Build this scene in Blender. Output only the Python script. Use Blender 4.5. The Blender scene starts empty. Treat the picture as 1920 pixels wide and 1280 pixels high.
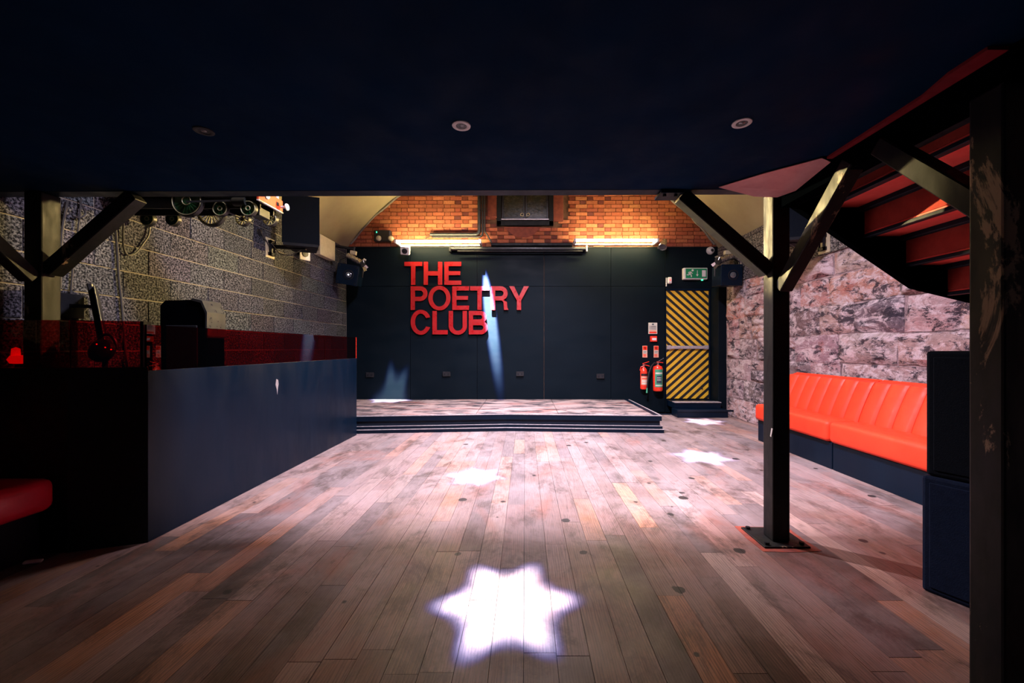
import bpy, bmesh, math, random
from mathutils import Vector, Matrix, Euler, noise as mnoise

random.seed(11)
C = bpy.context.scene.collection
SC = bpy.context.scene
F = 750.0            # focal length in pixels of the 1920 px wide frame
VX, VY = 985.0, 652.0
HC = 1.22            # eye height

def W(px, py, Y):    # photo pixel at depth Y -> world (used only to read off sizes)
    return Vector(((px - VX) / F * Y, Y, HC + (VY - py) / F * Y))

# ------------------------------------------------------------------ camera
cd = bpy.data.cameras.new('camera'); cam = bpy.data.objects.new('camera', cd); C.objects.link(cam)
cam.location = (0, 0, HC); cam.rotation_euler = (math.pi / 2, 0, 0)
cd.sensor_width = 36; cd.lens = F / 1920 * 36
cd.shift_x = -(VX - 960) / 1920; cd.shift_y = (VY - 640) / 1920
cd.clip_start = 0.02
SC.camera = cam

# ------------------------------------------------------------------ world
world = bpy.data.worlds.new('world'); SC.world = world; world.use_nodes = True
bg = world.node_tree.nodes['Background']
bg.inputs[0].default_value = (0.10, 0.22, 0.45, 1); bg.inputs[1].default_value = 0.035  # faint blue ambient fill, added through the open end behind the camera

SC.view_settings.view_transform = 'Standard'; SC.view_settings.look = 'None'
SC.view_settings.gamma = 1.0; SC.view_settings.exposure = 0.0; SC.view_settings.use_curve_mapping = False
try:
    SC.cycles.use_denoising = True
    SC.cycles.sample_clamp_indirect = 4.0
    SC.cycles.max_bounces = 8; SC.cycles.transparent_max_bounces = 8
    SC.cycles.caustics_reflective = False; SC.cycles.caustics_refractive = False
except Exception:
    pass

# ------------------------------------------------------------------ lamps of the room
def aim(o, target):
    d = Vector(target) - o.location
    o.rotation_euler = d.to_track_quat('-Z', 'Y').to_euler()

def area(name, loc, target, size, power, col, spread=math.pi, size_y=None):
    l = bpy.data.lights.new(name, 'AREA'); l.shape = 'RECTANGLE' if size_y else 'DISK'
    l.size = size; l.energy = power; l.color = col; l.spread = spread
    if size_y: l.size_y = size_y
    o = bpy.data.objects.new(name, l); C.objects.link(o); o.location = loc; aim(o, target); return o

def spot(name, loc, target, power, col, angle, blend=0.5, radius=0.05):
    l = bpy.data.lights.new(name, 'SPOT'); l.energy = power; l.color = col
    l.spot_size = math.radians(angle); l.spot_blend = blend; l.shadow_soft_size = radius
    o = bpy.data.objects.new(name, l); C.objects.link(o); o.location = loc; aim(o, target); return o

def gobo(name, loc, target, power, r_world, rot=0.0, points=6, sharp=0.45, radius=0.008, narrow=1.0):
    """Effect projector: a star shaped gobo in the beam of a spot lamp."""
    o = spot(name, loc, target, power, (0.93, 0.95, 1.0), 40, 0.05, radius)
    dist = (Vector(target) - Vector(loc)).length
    l = o.data; l.use_nodes = True; nt = l.node_tree; N = nt.nodes; L = nt.links
    em = next(n for n in N if n.type == 'EMISSION')
    tc = N.new('ShaderNodeTexCoord'); sp = N.new('ShaderNodeSeparateXYZ'); L.new(tc.outputs['Normal'], sp.inputs[0])
    def m(op, a, b=None, c=None):
        n = N.new('ShaderNodeMath'); n.operation = op
        for i, v in enumerate((a, b, c)):
            if v is None: continue
            if isinstance(v, (int, float)): n.inputs[i].default_value = v
            else: L.new(v, n.inputs[i])
        return n.outputs[0]
    az = m('ABSOLUTE', sp.outputs[2])
    u = m('MULTIPLY', m('DIVIDE', sp.outputs[0], az), narrow); v = m('DIVIDE', sp.outputs[1], az)
    r = m('SQRT', m('ADD', m('MULTIPLY', u, u), m('MULTIPLY', v, v)))
    th = m('ADD', m('ARCTAN2', v, u), rot)
    c = m('ABSOLUTE', m('COSINE', m('MULTIPLY', th, points / 2)))
    star = m('ADD', 0.74, m('MULTIPLY', m('POWER', c, 3.0), 0.28))
    R0 = r_world / dist
    q = m('DIVIDE', r, m('MULTIPLY', star, R0))
    def edge(a, b):
        n = N.new('ShaderNodeMapRange'); n.interpolation_type = 'SMOOTHSTEP'
        L.new(q, n.inputs['Value']); n.inputs['From Min'].default_value = a; n.inputs['From Max'].default_value = b
        n.inputs['To Min'].default_value = 1; n.inputs['To Max'].default_value = 0
        return n.outputs[0]
    cr = N.new('ShaderNodeCombineColor')
    L.new(m('POWER', edge(1.02 - sharp, 1.05), 1.5), cr.inputs[0]); L.new(m('POWER', edge(1.0 - sharp, 1.07), 1.5), cr.inputs[1])
    L.new(m('POWER', edge(1.03 - sharp, 1.12), 1.4), cr.inputs[2])
    L.new(cr.outputs[0], em.inputs[0]); em.inputs[1].default_value = 1.0
    return o

# white wash from the vault over the dance floor (fittings hang above the mezzanine edge, out of view)
area('vault_wash_lamp', (0.3, 2.45, 4.6), (0.3, 3.9, 0), 0.6, 400, (1.0, 0.86, 1.0), spread=2.3)
spot('vault_key_lamp', (-1.7, 4.85, 3.8), (2.3, 2.75, 0.3), 1200, (1.0, 0.80, 0.84), 38, 0.9, 0.04)
area('rear_vault_lamp', (0.0, 5.5, 4.7), (-0.1, 5.7, 0), 0.8, 190, (1.0, 0.86, 1.0), spread=1.6)
# warm can fittings on the back wall that light the side walls and the steel
spot('can_lamp_west', (2.32, 7.28, 3.08), (-3.3, 3.9, 2.95), 3600, (1.0, 0.70, 0.26), 46, 1.0, 0.05)
spot('can_lamp_east', (-2.18, 7.30, 3.02), (1.56, 2.36, 1.98), 6500, (1.0, 0.76, 0.34), 9, 0.7, 0.04)
# star projectors
gobo('star_lamp', (-0.2, 3.45, 3.8), (-0.09, 1.92, 0), 9000, 0.365, 1.05)
gobo('star_lamp', (-0.2, 3.6, 4.2), (-0.47, 3.80, 0), 7000, 0.31, 0.1)
gobo('star_lamp', (1.6, 4.2, 3.9), (1.98, 4.48, 0), 4500, 0.36, 0.5)
gobo('star_lamp', (1.9, 5.9, 3.9), (2.96, 6.62, 0), 5000, 0.36, 0.0)
gobo('star_lamp', (-1.9, 6.1, 4.0), (-2.52, 7.50, 0.24), 14000, 0.42, 0.5)
streak = gobo('star_lamp', (-0.95, 6.70, 4.3), (-0.68, 7.575, 1.95), 90000, 0.36, 1.57, 2, 0.5, 0.008, 2.1)
streak.rotation_euler.rotate_axis('Z', 0.36)

# ------------------------------------------------------------------ materials
def nodes_of(name):
    m = bpy.data.materials.new(name); m.use_nodes = True
    nt = m.node_tree; b = nt.nodes['Principled BSDF']
    return m, nt, nt.nodes, nt.links, b

def tex_noise(N, L, scale, detail=4, rough=0.55, vec=None, dist=0.0):
    n = N.new('ShaderNodeTexNoise'); n.inputs['Scale'].default_value = scale; n.inputs['Detail'].default_value = detail
    n.inputs['Roughness'].default_value = rough; n.inputs['Distortion'].default_value = dist
    if vec is not None: L.new(vec, n.inputs['Vector'])
    return n.outputs['Fac']

def ramp(N, L, fac, stops):
    r = N.new('ShaderNodeValToRGB'); L.new(fac, r.inputs[0]); e = r.color_ramp.elements
    while len(e) < len(stops): e.new(0.5)
    for el, (p, c) in zip(e, stops):
        el.position = p; el.color = (c[0], c[1], c[2], 1) if not isinstance(c, (int, float)) else (c, c, c, 1)
    return r.outputs[0]

def mix(N, L, fac, a, b, mode='MIX'):
    n = N.new('ShaderNodeMix'); n.data_type = 'RGBA'; n.blend_type = mode
    for sock, v in ((n.inputs[0], fac), (n.inputs[6], a), (n.inputs[7], b)):
        if isinstance(v, (int, float)): sock.default_value = v if sock.type == 'VALUE' else (v, v, v, 1)
        elif isinstance(v, tuple): sock.default_value = (v[0], v[1], v[2], 1)
        else: L.new(v, sock)
    return n.outputs[2]

def bump(N, L, b, h, strength, dist=0.01):
    n = N.new('ShaderNodeBump'); n.inputs['Strength'].default_value = strength; n.inputs['Distance'].default_value = dist
    L.new(h, n.inputs['Height']); L.new(n.outputs[0], b.inputs['Normal'])

def pos(N, L, scale=(1, 1, 1), rot=(0, 0, 0)):
    g = N.new('ShaderNodeNewGeometry'); mp = N.new('ShaderNodeMapping')
    mp.inputs['Scale'].default_value = scale; mp.inputs['Rotation'].default_value = rot
    L.new(g.outputs['Position'], mp.inputs[0]); return mp.outputs[0]

def objcol(N): return N.new('ShaderNodeObjectInfo').outputs['Color']

def paint(name, c, c2=None, rough=0.5, metal=0.0, scale=6, lo=0.35, hi=0.7, bmp=0.0, bscale=60, spec=0.5, rvar=0.12, stretch=(1, 1, 1)):
    """two-tone procedural paint or plastic"""
    m, nt, N, L, b = nodes_of(name)
    if c2 is None: c2 = tuple(x * 0.75 for x in c)
    p = pos(N, L, stretch)
    f = tex_noise(N, L, scale, 5, 0.6, p)
    L.new(ramp(N, L, f, [(lo, c), (hi, c2)]), b.inputs['Base Color'])
    L.new(ramp(N, L, tex_noise(N, L, scale * 2.3, 4, 0.6, p), [(0.3, max(0.02, rough - rvar)), (0.7, min(1, rough + rvar))]), b.inputs['Roughness'])
    b.inputs['Metallic'].default_value = metal; b.inputs['Specular IOR Level'].default_value = spec
    if bmp: bump(N, L, b, tex_noise(N, L, bscale, 3, 0.6, p), bmp, 0.003)
    return m

def emit(name, c, strength):
    m, nt, N, L, b = nodes_of(name)
    b.inputs['Base Color'].default_value = (c[0], c[1], c[2], 1)
    b.inputs['Emission Color'].default_value = (c[0], c[1], c[2], 1); b.inputs['Emission Strength'].default_value = strength
    return m

M = {}
M['ceiling'] = paint('navy_ceiling_paint', (0.0004, 0.014, 0.046), (0.0003, 0.010, 0.032), 0.75, scale=2.5, bmp=0.25, bscale=25, spec=0.04)
M['navy'] = paint('navy_satin_paint', (0.0013, 0.0075, 0.0195), (0.0009, 0.0055, 0.015), 0.40, scale=3, bmp=0.12, bscale=18, spec=0.17, stretch=(1, 1, 0.25))
M['navy_dark'] = paint('navy_black_paint', (0.005, 0.010, 0.022), (0.003, 0.007, 0.015), 0.6, scale=3, spec=0.2)
M['matt_black'] = paint('matt_black_steel', (0.0008, 0.0012, 0.0022), (0.0006, 0.0009, 0.0016), 0.95, scale=8, spec=0.0)
M['panel'] = paint('black_green_wall_paint', (0.0026, 0.0064, 0.0108), (0.0018, 0.0048, 0.0084), 0.55, scale=2, bmp=0.12, bscale=30, spec=0.07, stretch=(0.4, 1, 1))
M['black'] = paint('black_paint', (0.006, 0.007, 0.011), (0.003, 0.004, 0.007), 0.6, scale=8, spec=0.25)
M['carpet_black'] = paint('black_box_covering', (0.0016, 0.0040, 0.0085), (0.0011, 0.0028, 0.006), 0.9, scale=60, bmp=0.5, bscale=220, spec=0.12)
M['carpet_navy'] = paint('navy_box_covering', (0.006, 0.013, 0.036), (0.004, 0.009, 0.026), 0.9, scale=40, bmp=0.5, bscale=200, spec=0.12)
M['black_plastic'] = paint('black_plastic', (0.012, 0.013, 0.016), (0.007, 0.008, 0.011), 0.4, scale=30)
M['chrome'] = paint('bright_metal', (0.65, 0.62, 0.62), (0.5, 0.48, 0.48), 0.3, 1.0, scale=20)
M['alu'] = paint('aluminium_edge', (0.62, 0.58, 0.62), (0.40, 0.37, 0.42), 0.45, 0.6, scale=25)
M['white'] = paint('white_plastic', (0.72, 0.70, 0.70), (0.62, 0.60, 0.60), 0.45, scale=12)
M['beige'] = paint('beige_enamel', (0.50, 0.44, 0.30), (0.42, 0.36, 0.24), 0.5, scale=15)
M['red_letter'] = paint('red_sign_enamel', (0.32, 0.007, 0.010), (0.26, 0.005, 0.008), 0.35, scale=8)
M['vinyl'] = paint('orange_red_vinyl', (0.82, 0.050, 0.018), (0.74, 0.040, 0.015), 0.50, scale=5, bmp=0.2, bscale=90, spec=0.28)
M['vinyl_dark'] = paint('crimson_vinyl', (0.78, 0.010, 0.050), (0.66, 0.008, 0.040), 0.40, scale=5, bmp=0.2, bscale=90)
M['red_tread_lit'] = paint('red_stair_paint_lit', (0.98, 0.11, 0.085), (0.92, 0.09, 0.07), 0.65, scale=14, bmp=0.3, bscale=120)  # stair red brightened: floor bounce on the tread undersides put into the colour
M['red_riser_shaded'] = paint('red_stair_paint_shaded', (0.46, 0.062, 0.046), (0.34, 0.045, 0.034), 0.8, scale=14, bmp=0.3, bscale=120, spec=0.1)  # same stair red, with the shade on the riser backs put into the colour
M['red_fascia'] = paint('dark_red_paint', (0.24, 0.004, 0.012), (0.18, 0.003, 0.010), 0.6, scale=9)
M['salmon'] = paint('faded_salmon_sheet', (0.88, 0.42, 0.42), (0.76, 0.32, 0.32), 0.6, scale=9, lo=0.3, hi=0.65, bmp=0.2, bscale=12)
M['vault'] = paint('olive_vault_plaster', (0.30, 0.26, 0.16), (0.25, 0.21, 0.13), 0.85, scale=2, bmp=0.1, bscale=10, spec=0.15)
M['green_sign'] = paint('green_sign_face', (0.010, 0.24, 0.10), (0.009, 0.20, 0.085), 0.4, scale=10)
M['red_gloss'] = paint('fire_red_enamel', (0.85, 0.045, 0.020), (0.75, 0.035, 0.016), 0.25, scale=9)
M['green_label'] = paint('green_label_print', (0.05, 0.30, 0.17), (0.04, 0.24, 0.14), 0.5, scale=40)
M['paper'] = paint('pale_print', (0.62, 0.60, 0.52), (0.55, 0.53, 0.46), 0.6, scale=40)
M['peach'] = paint('peach_print', (0.72, 0.36, 0.24), (0.65, 0.32, 0.22), 0.6, scale=40)
M['ink'] = paint('dark_ink', (0.03, 0.06, 0.08), None, 0.6)
M['loco_green'] = paint('locomotive_green', (0.008, 0.070, 0.022), (0.006, 0.052, 0.017), 0.35, scale=14)
M['loco_cream'] = paint('cream_lining', (0.26, 0.26, 0.14), (0.22, 0.21, 0.11), 0.45, scale=14)
M['loco_black'] = paint('locomotive_black', (0.008, 0.010, 0.010), (0.005, 0.007, 0.007), 0.45, scale=14)
M['loco_orange'] = paint('buffer_beam_orange', (0.55, 0.060, 0.012), (0.50, 0.05, 0.012), 0.4, scale=14)
M['mortar'] = paint('lime_mortar', (0.40, 0.29, 0.31), (0.06, 0.045, 0.055), 0.95, scale=13, bmp=0.6, bscale=30, spec=0.1)
M['brick_mortar'] = paint('dark_brick_mortar', (0.17, 0.09, 0.055), (0.08, 0.045, 0.03), 0.95, scale=12, bmp=0.5, bscale=60, spec=0.1)
M['block_mortar'] = paint('pale_block_mortar', (0.27, 0.25, 0.22), (0.18, 0.17, 0.15), 0.95, scale=9, bmp=0.5, bscale=60, spec=0.1)
M['glass_dark'] = paint('grimy_dark_glass', (0.016, 0.020, 0.014), (0.07, 0.058, 0.03), 0.25, scale=7, lo=0.42, hi=0.75, stretch=(1, 1, 2))
M['render'] = paint('red_brown_render', (0.26, 0.075, 0.05), (0.17, 0.05, 0.04), 0.9, scale=14, bmp=0.5, bscale=40, spec=0.1)
M['tube'] = emit('lit_tube', (1.0, 0.78, 0.36), 140.0)
M['led_green'] = emit('green_indicator', (0.05, 1.0, 0.4), 3.0)
M['led_red'] = emit('red_indicator', (1.0, 0.03, 0.02), 6.0)
M['glow_red'] = emit('red_glow_stand_in', (1.0, 0.012, 0.008), 1.1)
M['lens_glint'] = emit('glowing_lens_glint', (0.9, 0.92, 1.0), 1.6)  # glint on the left effect light's lens, painted as a small glow
M['cable'] = paint('grey_cable', (0.05, 0.05, 0.055), (0.03, 0.03, 0.035), 0.5, scale=20)
M['steel_pipe'] = paint('painted_conduit', (0.030, 0.032, 0.038), (0.018, 0.02, 0.026), 0.35, 0.3, scale=10)
M['litter'] = paint('white_paper', (0.8, 0.8, 0.8), None, 0.7)

def steel_mat():
    m, nt, N, L, b = nodes_of('worn_black_steel')
    p = pos(N, L, (1, 1, 0.35)); p2 = pos(N, L)
    base = ramp(N, L, tex_noise(N, L, 9, 6, 0.65, p), [(0.35, (0.0025, 0.0035, 0.006)), (0.6, (0.007, 0.0075, 0.007)), (0.8, (0.018, 0.017, 0.013))])
    chip = ramp(N, L, tex_noise(N, L, 5.5, 8, 0.7, p, 0.6), [(0.60, 0.0), (0.63, 1.0)])
    L.new(mix(N, L, chip, base, (0.26, 0.18, 0.12)), b.inputs['Base Color'])
    L.new(ramp(N, L, tex_noise(N, L, 22, 5, 0.6, p), [(0.3, 0.45), (0.7, 0.7)]), b.inputs['Roughness'])
    b.inputs['Specular IOR Level'].default_value = 0.28
    bump(N, L, b, tex_noise(N, L, 40, 4, 0.6, p2), 0.15, 0.003)
    return m
M['steel'] = steel_mat()

def wood_floor():
    m, nt, N, L, b = nodes_of('worn_oak_boards')
    oi = N.new('ShaderNodeObjectInfo'); g = N.new('ShaderNodeNewGeometry')
    # every board gets its own slice of the grain
    off = N.new('ShaderNodeVectorMath'); off.operation = 'SCALE'; off.inputs[0].default_value = (17.0, 31.0, 9.0)
    L.new(oi.outputs['Random'], off.inputs['Scale'])
    ad = N.new('ShaderNodeVectorMath'); ad.operation = 'ADD'; L.new(g.outputs['Position'], ad.inputs[0]); L.new(off.outputs[0], ad.inputs[1])
    def mp(s):
        n = N.new('ShaderNodeMapping'); n.inputs['Scale'].default_value = s; L.new(ad.outputs[0], n.inputs[0]); return n.outputs[0]
    fine = tex_noise(N, L, 1.0, 6, 0.65, mp((130, 7, 1)))
    wv = N.new('ShaderNodeTexWave'); wv.wave_type = 'BANDS'; wv.bands_direction = 'X'
    wv.inputs['Scale'].default_value = 1.0; wv.inputs['Distortion'].default_value = 9.0; wv.inputs['Detail'].default_value = 2.5
    wv.inputs['Detail Scale'].default_value = 0.9
    L.new(mp((26, 2.2, 1)), wv.inputs['Vector'])
    grain = mix(N, L, 0.5, ramp(N, L, fine, [(0.34, 0.16), (0.62, 1.2)]), ramp(N, L, wv.outputs['Fac'], [(0.0, 0.22), (0.35, 1.0), (1.0, 1.15)]))
    col = mix(N, L, 1.0, oi.outputs['Color'], grain, 'MULTIPLY')
    P = pos(N, L)
    # wear: grey traffic zone (part painted brightness), red-brown varnish remains, dark grime
    wear = ramp(N, L, tex_noise(N, L, 1.1, 7, 0.65, P, 0.4), [(0.40, 0.0), (0.66, 1.0)])
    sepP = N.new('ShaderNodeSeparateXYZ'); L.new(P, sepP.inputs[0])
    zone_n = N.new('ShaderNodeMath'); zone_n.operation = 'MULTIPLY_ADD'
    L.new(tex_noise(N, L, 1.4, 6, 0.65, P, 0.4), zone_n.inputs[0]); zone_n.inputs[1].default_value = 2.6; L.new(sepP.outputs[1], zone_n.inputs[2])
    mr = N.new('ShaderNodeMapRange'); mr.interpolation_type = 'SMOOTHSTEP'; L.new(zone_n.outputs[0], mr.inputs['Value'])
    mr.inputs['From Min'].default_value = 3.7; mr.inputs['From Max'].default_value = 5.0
    worn_lit = mr.outputs[0]          # traffic wear of the dance floor, with the far floor's brightness painted in
    col = mix(N, L, mix(N, L, 1.0, worn_lit, (0.36, 0.36, 0.36), 'MULTIPLY'), col, mix(N, L, 1.0, ramp(N, L, fine, [(0.3, 0.55), (0.65, 1.08)]), (0.37, 0.325, 0.345), 'MULTIPLY'))
    col = mix(N, L, mix(N, L, 1.0, wear, (0.55, 0.55, 0.55), 'MULTIPLY'), col, (0.33, 0.265, 0.275))
    red = ramp(N, L, tex_noise(N, L, 1.7, 6, 0.6, pos(N, L, (1, 0.6, 1), (0, 0, 0.3)), 0.8), [(0.55, 0.0), (0.68, 1.0)])
    col = mix(N, L, mix(N, L, 1.0, red, (0.45, 0.45, 0.45), 'MULTIPLY'), col, (0.24, 0.072, 0.045))
    grime = ramp(N, L, tex_noise(N, L, 3.0, 12, 0.80, pos(N, L, (1, 0.55, 1)), 0.4), [(0.50, 0.0), (0.62, 1.0)])
    col = mix(N, L, mix(N, L, 1.0, grime, (0.75, 0.75, 0.75), 'MULTIPLY'), col, (0.042, 0.028, 0.024))
    vo = N.new('ShaderNodeTexVoronoi'); vo.inputs['Scale'].default_value = 3.9; L.new(P, vo.inputs['Vector'])
    wob = tex_noise(N, L, 14, 3, 0.6, P)
    vsep = N.new('ShaderNodeSeparateColor'); L.new(vo.outputs['Color'], vsep.inputs[0])
    dsz = N.new('ShaderNodeMath'); dsz.operation = 'MULTIPLY_ADD'; L.new(vsep.outputs[0], dsz.inputs[0]); dsz.inputs[1].default_value = 0.16; L.new(vo.outputs['Distance'], dsz.inputs[2])
    dd = N.new('ShaderNodeMath'); dd.operation = 'ADD'; L.new(dsz.outputs[0], dd.inputs[0])
    w2 = N.new('ShaderNodeMath'); w2.operation = 'MULTIPLY'; L.new(wob, w2.inputs[0]); w2.inputs[1].default_value = 0.16; L.new(w2.outputs[0], dd.inputs[1])
    dots = ramp(N, L, dd.outputs[0], [(0.215, 1.0), (0.232, 0.0)])
    col = mix(N, L, mix(N, L, 1.0, dots, (0.95, 0.95, 0.95), 'MULTIPLY'), col, (0.016, 0.014, 0.016))
    L.new(col, b.inputs['Base Color'])
    L.new(ramp(N, L, tex_noise(N, L, 3, 6, 0.65, P), [(0.3, 0.34), (0.7, 0.60)]), b.inputs['Roughness'])
    b.inputs['Specular IOR Level'].default_value = 0.42
    bump(N, L, b, fine, 0.25, 0.004)
    return m
M['floor'] = wood_floor()

def stage_top():
    m, nt, N, L, b = nodes_of('scuffed_stage_board')
    P = pos(N, L); P2 = pos(N, L, (0.6, 1.6, 1))
    pale = ramp(N, L, tex_noise(N, L, 5, 6, 0.65, P2), [(0.3, (0.24, 0.18, 0.18)), (0.7, (0.36, 0.28, 0.27))])
    red = ramp(N, L, tex_noise(N, L, 2.4, 6, 0.6, P2, 0.6), [(0.50, 0.0), (0.66, 0.8)])
    col = mix(N, L, red, pale, (0.24, 0.075, 0.06))
    dk = ramp(N, L, tex_noise(N, L, 3.6, 8, 0.72, P2, 0.4), [(0.47, 0.0), (0.56, 0.92)])
    col = mix(N, L, dk, col, (0.016, 0.018, 0.026))
    L.new(col, b.inputs['Base Color']); b.inputs['Roughness'].default_value = 0.5
    bump(N, L, b, tex_noise(N, L, 30, 4, 0.6, P), 0.2, 0.003)
    return m
M['stage_top'] = stage_top()

def block_mat():
    m, nt, N, L, b = nodes_of('open_textured_concrete_block')
    P = pos(N, L)
    sp = tex_noise(N, L, 62, 3, 0.65, P)
    pits = ramp(N, L, sp, [(0.41, (0.012, 0.012, 0.016)), (0.50, (0.12, 0.115, 0.12)), (0.63, (0.36, 0.34, 0.34))])
    stain = ramp(N, L, tex_noise(N, L, 1.3, 5, 0.6, P), [(0.3, 0.70), (0.7, 1.05)])
    L.new(mix(N, L, 1.0, mix(N, L, 1.0, pits, stain, 'MULTIPLY'), objcol(N), 'MULTIPLY'), b.inputs['Base Color'])
    b.inputs['Roughness'].default_value = 0.95; b.inputs['Specular IOR Level'].default_value = 0.1
    bump(N, L, b, sp, 0.9, 0.012)
    return m
M['block'] = block_mat()

def brick_mat():
    m, nt, N, L, b = nodes_of('orange_red_brick')
    P = pos(N, L)
    v = ramp(N, L, tex_noise(N, L, 26, 6, 0.7, P), [(0.3, 0.70), (0.7, 1.15)])
    col = mix(N, L, 1.0, objcol(N), v, 'MULTIPLY')
    lime = ramp(N, L, tex_noise(N, L, 3.2, 8, 0.75, P, 0.5), [(0.64, 0.0), (0.74, 0.6)])
    L.new(mix(N, L, lime, col, (0.42, 0.30, 0.24)), b.inputs['Base Color'])
    b.inputs['Roughness'].default_value = 0.9; b.inputs['Specular IOR Level'].default_value = 0.12
    bump(N, L, b, tex_noise(N, L, 70, 4, 0.65, P), 0.4, 0.006)
    return m
M['brick'] = brick_mat()

def stone_mat():
    m, nt, N, L, b = nodes_of('weathered_pink_sandstone')
    P = pos(N, L, (1, 1, 1.9), (0.15, 0, 0)); P1 = pos(N, L)
    base = mix(N, L, 1.0, objcol(N), ramp(N, L, tex_noise(N, L, 9, 8, 0.7, P), [(0.3, 0.60), (0.7, 1.25)]), 'MULTIPLY')
    lime = ramp(N, L, tex_noise(N, L, 4.3, 12, 0.82, P, 0.6), [(0.475, 0.0), (0.555, 0.92)])
    col = mix(N, L, lime, base, (0.74, 0.62, 0.68))
    rust = ramp(N, L, tex_noise(N, L, 2.7, 7, 0.65, P1, 0.5), [(0.60, 0.0), (0.72, 0.7)])
    col = mix(N, L, rust, col, (0.40, 0.095, 0.06))
    soot = ramp(N, L, tex_noise(N, L, 3.6, 12, 0.84, P, 0.4), [(0.515, 0.0), (0.56, 0.94)])
    col = mix(N, L, soot, col, (0.032, 0.028, 0.042))
    L.new(col, b.inputs['Base Color']); b.inputs['Roughness'].default_value = 0.92; b.inputs['Specular IOR Level'].default_value = 0.12
    bump(N, L, b, tex_noise(N, L, 16, 9, 0.75, P), 0.95, 0.035)
    return m
M['stone'] = stone_mat()

def hazard(name, ang, period, gloss=0.4):
    """diagonal painted stripes, yellow and black, in the plane of the door"""
    m, nt, N, L, b = nodes_of(name)
    p = pos(N, L); sp = N.new('ShaderNodeSeparateXYZ'); L.new(p, sp.inputs[0])
    def mm(op, a, bb=None):
        n = N.new('ShaderNodeMath'); n.operation = op
        for i, v in enumerate((a, bb)):
            if v is None: continue
            if isinstance(v, (int, float)): n.inputs[i].default_value = v
            else: L.new(v, n.inputs[i])
        return n.outputs[0]
    s = mm('ADD', mm('MULTIPLY', sp.outputs[0], math.cos(ang)), mm('MULTIPLY', sp.outputs[2], math.sin(ang)))
    f = mm('FRACT', mm('ADD', mm('DIVIDE', s, period), 40.0))
    st = mm('GREATER_THAN', f, 0.47)
    yel = ramp(N, L, tex_noise(N, L, 9, 5, 0.6, p), [(0.3, (0.78, 0.48, 0.03)), (0.7, (0.64, 0.37, 0.03))])
    L.new(mix(N, L, st, (0.010, 0.012, 0.014), yel), b.inputs['Base Color']); b.inputs['Roughness'].default_value = gloss
    return m
M['haz_up'] = hazard('hazard_stripes_falling', math.radians(48), 0.106)
M['haz_low'] = hazard('hazard_stripes_rising', math.radians(132), 0.106)

def perspex():
    m, nt, N, L, b = nodes_of('red_tinted_perspex')
    p = pos(N, L)
    L.new(ramp(N, L, tex_noise(N, L, 4, 4, 0.6, p), [(0.3, (0.42, 0.012, 0.014)), (0.7, (0.36, 0.010, 0.012))]), b.inputs['Base Color'])
    b.inputs['Transmission Weight'].default_value = 1.0; b.inputs['IOR'].default_value = 1.49
    b.inputs['Roughness'].default_value = 0.0
    return m
M['perspex'] = perspex()
M['glass_clear'] = paint('lens_glass', (0.10, 0.11, 0.12), (0.06, 0.07, 0.08), 0.08, scale=10, spec=0.9)

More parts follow.
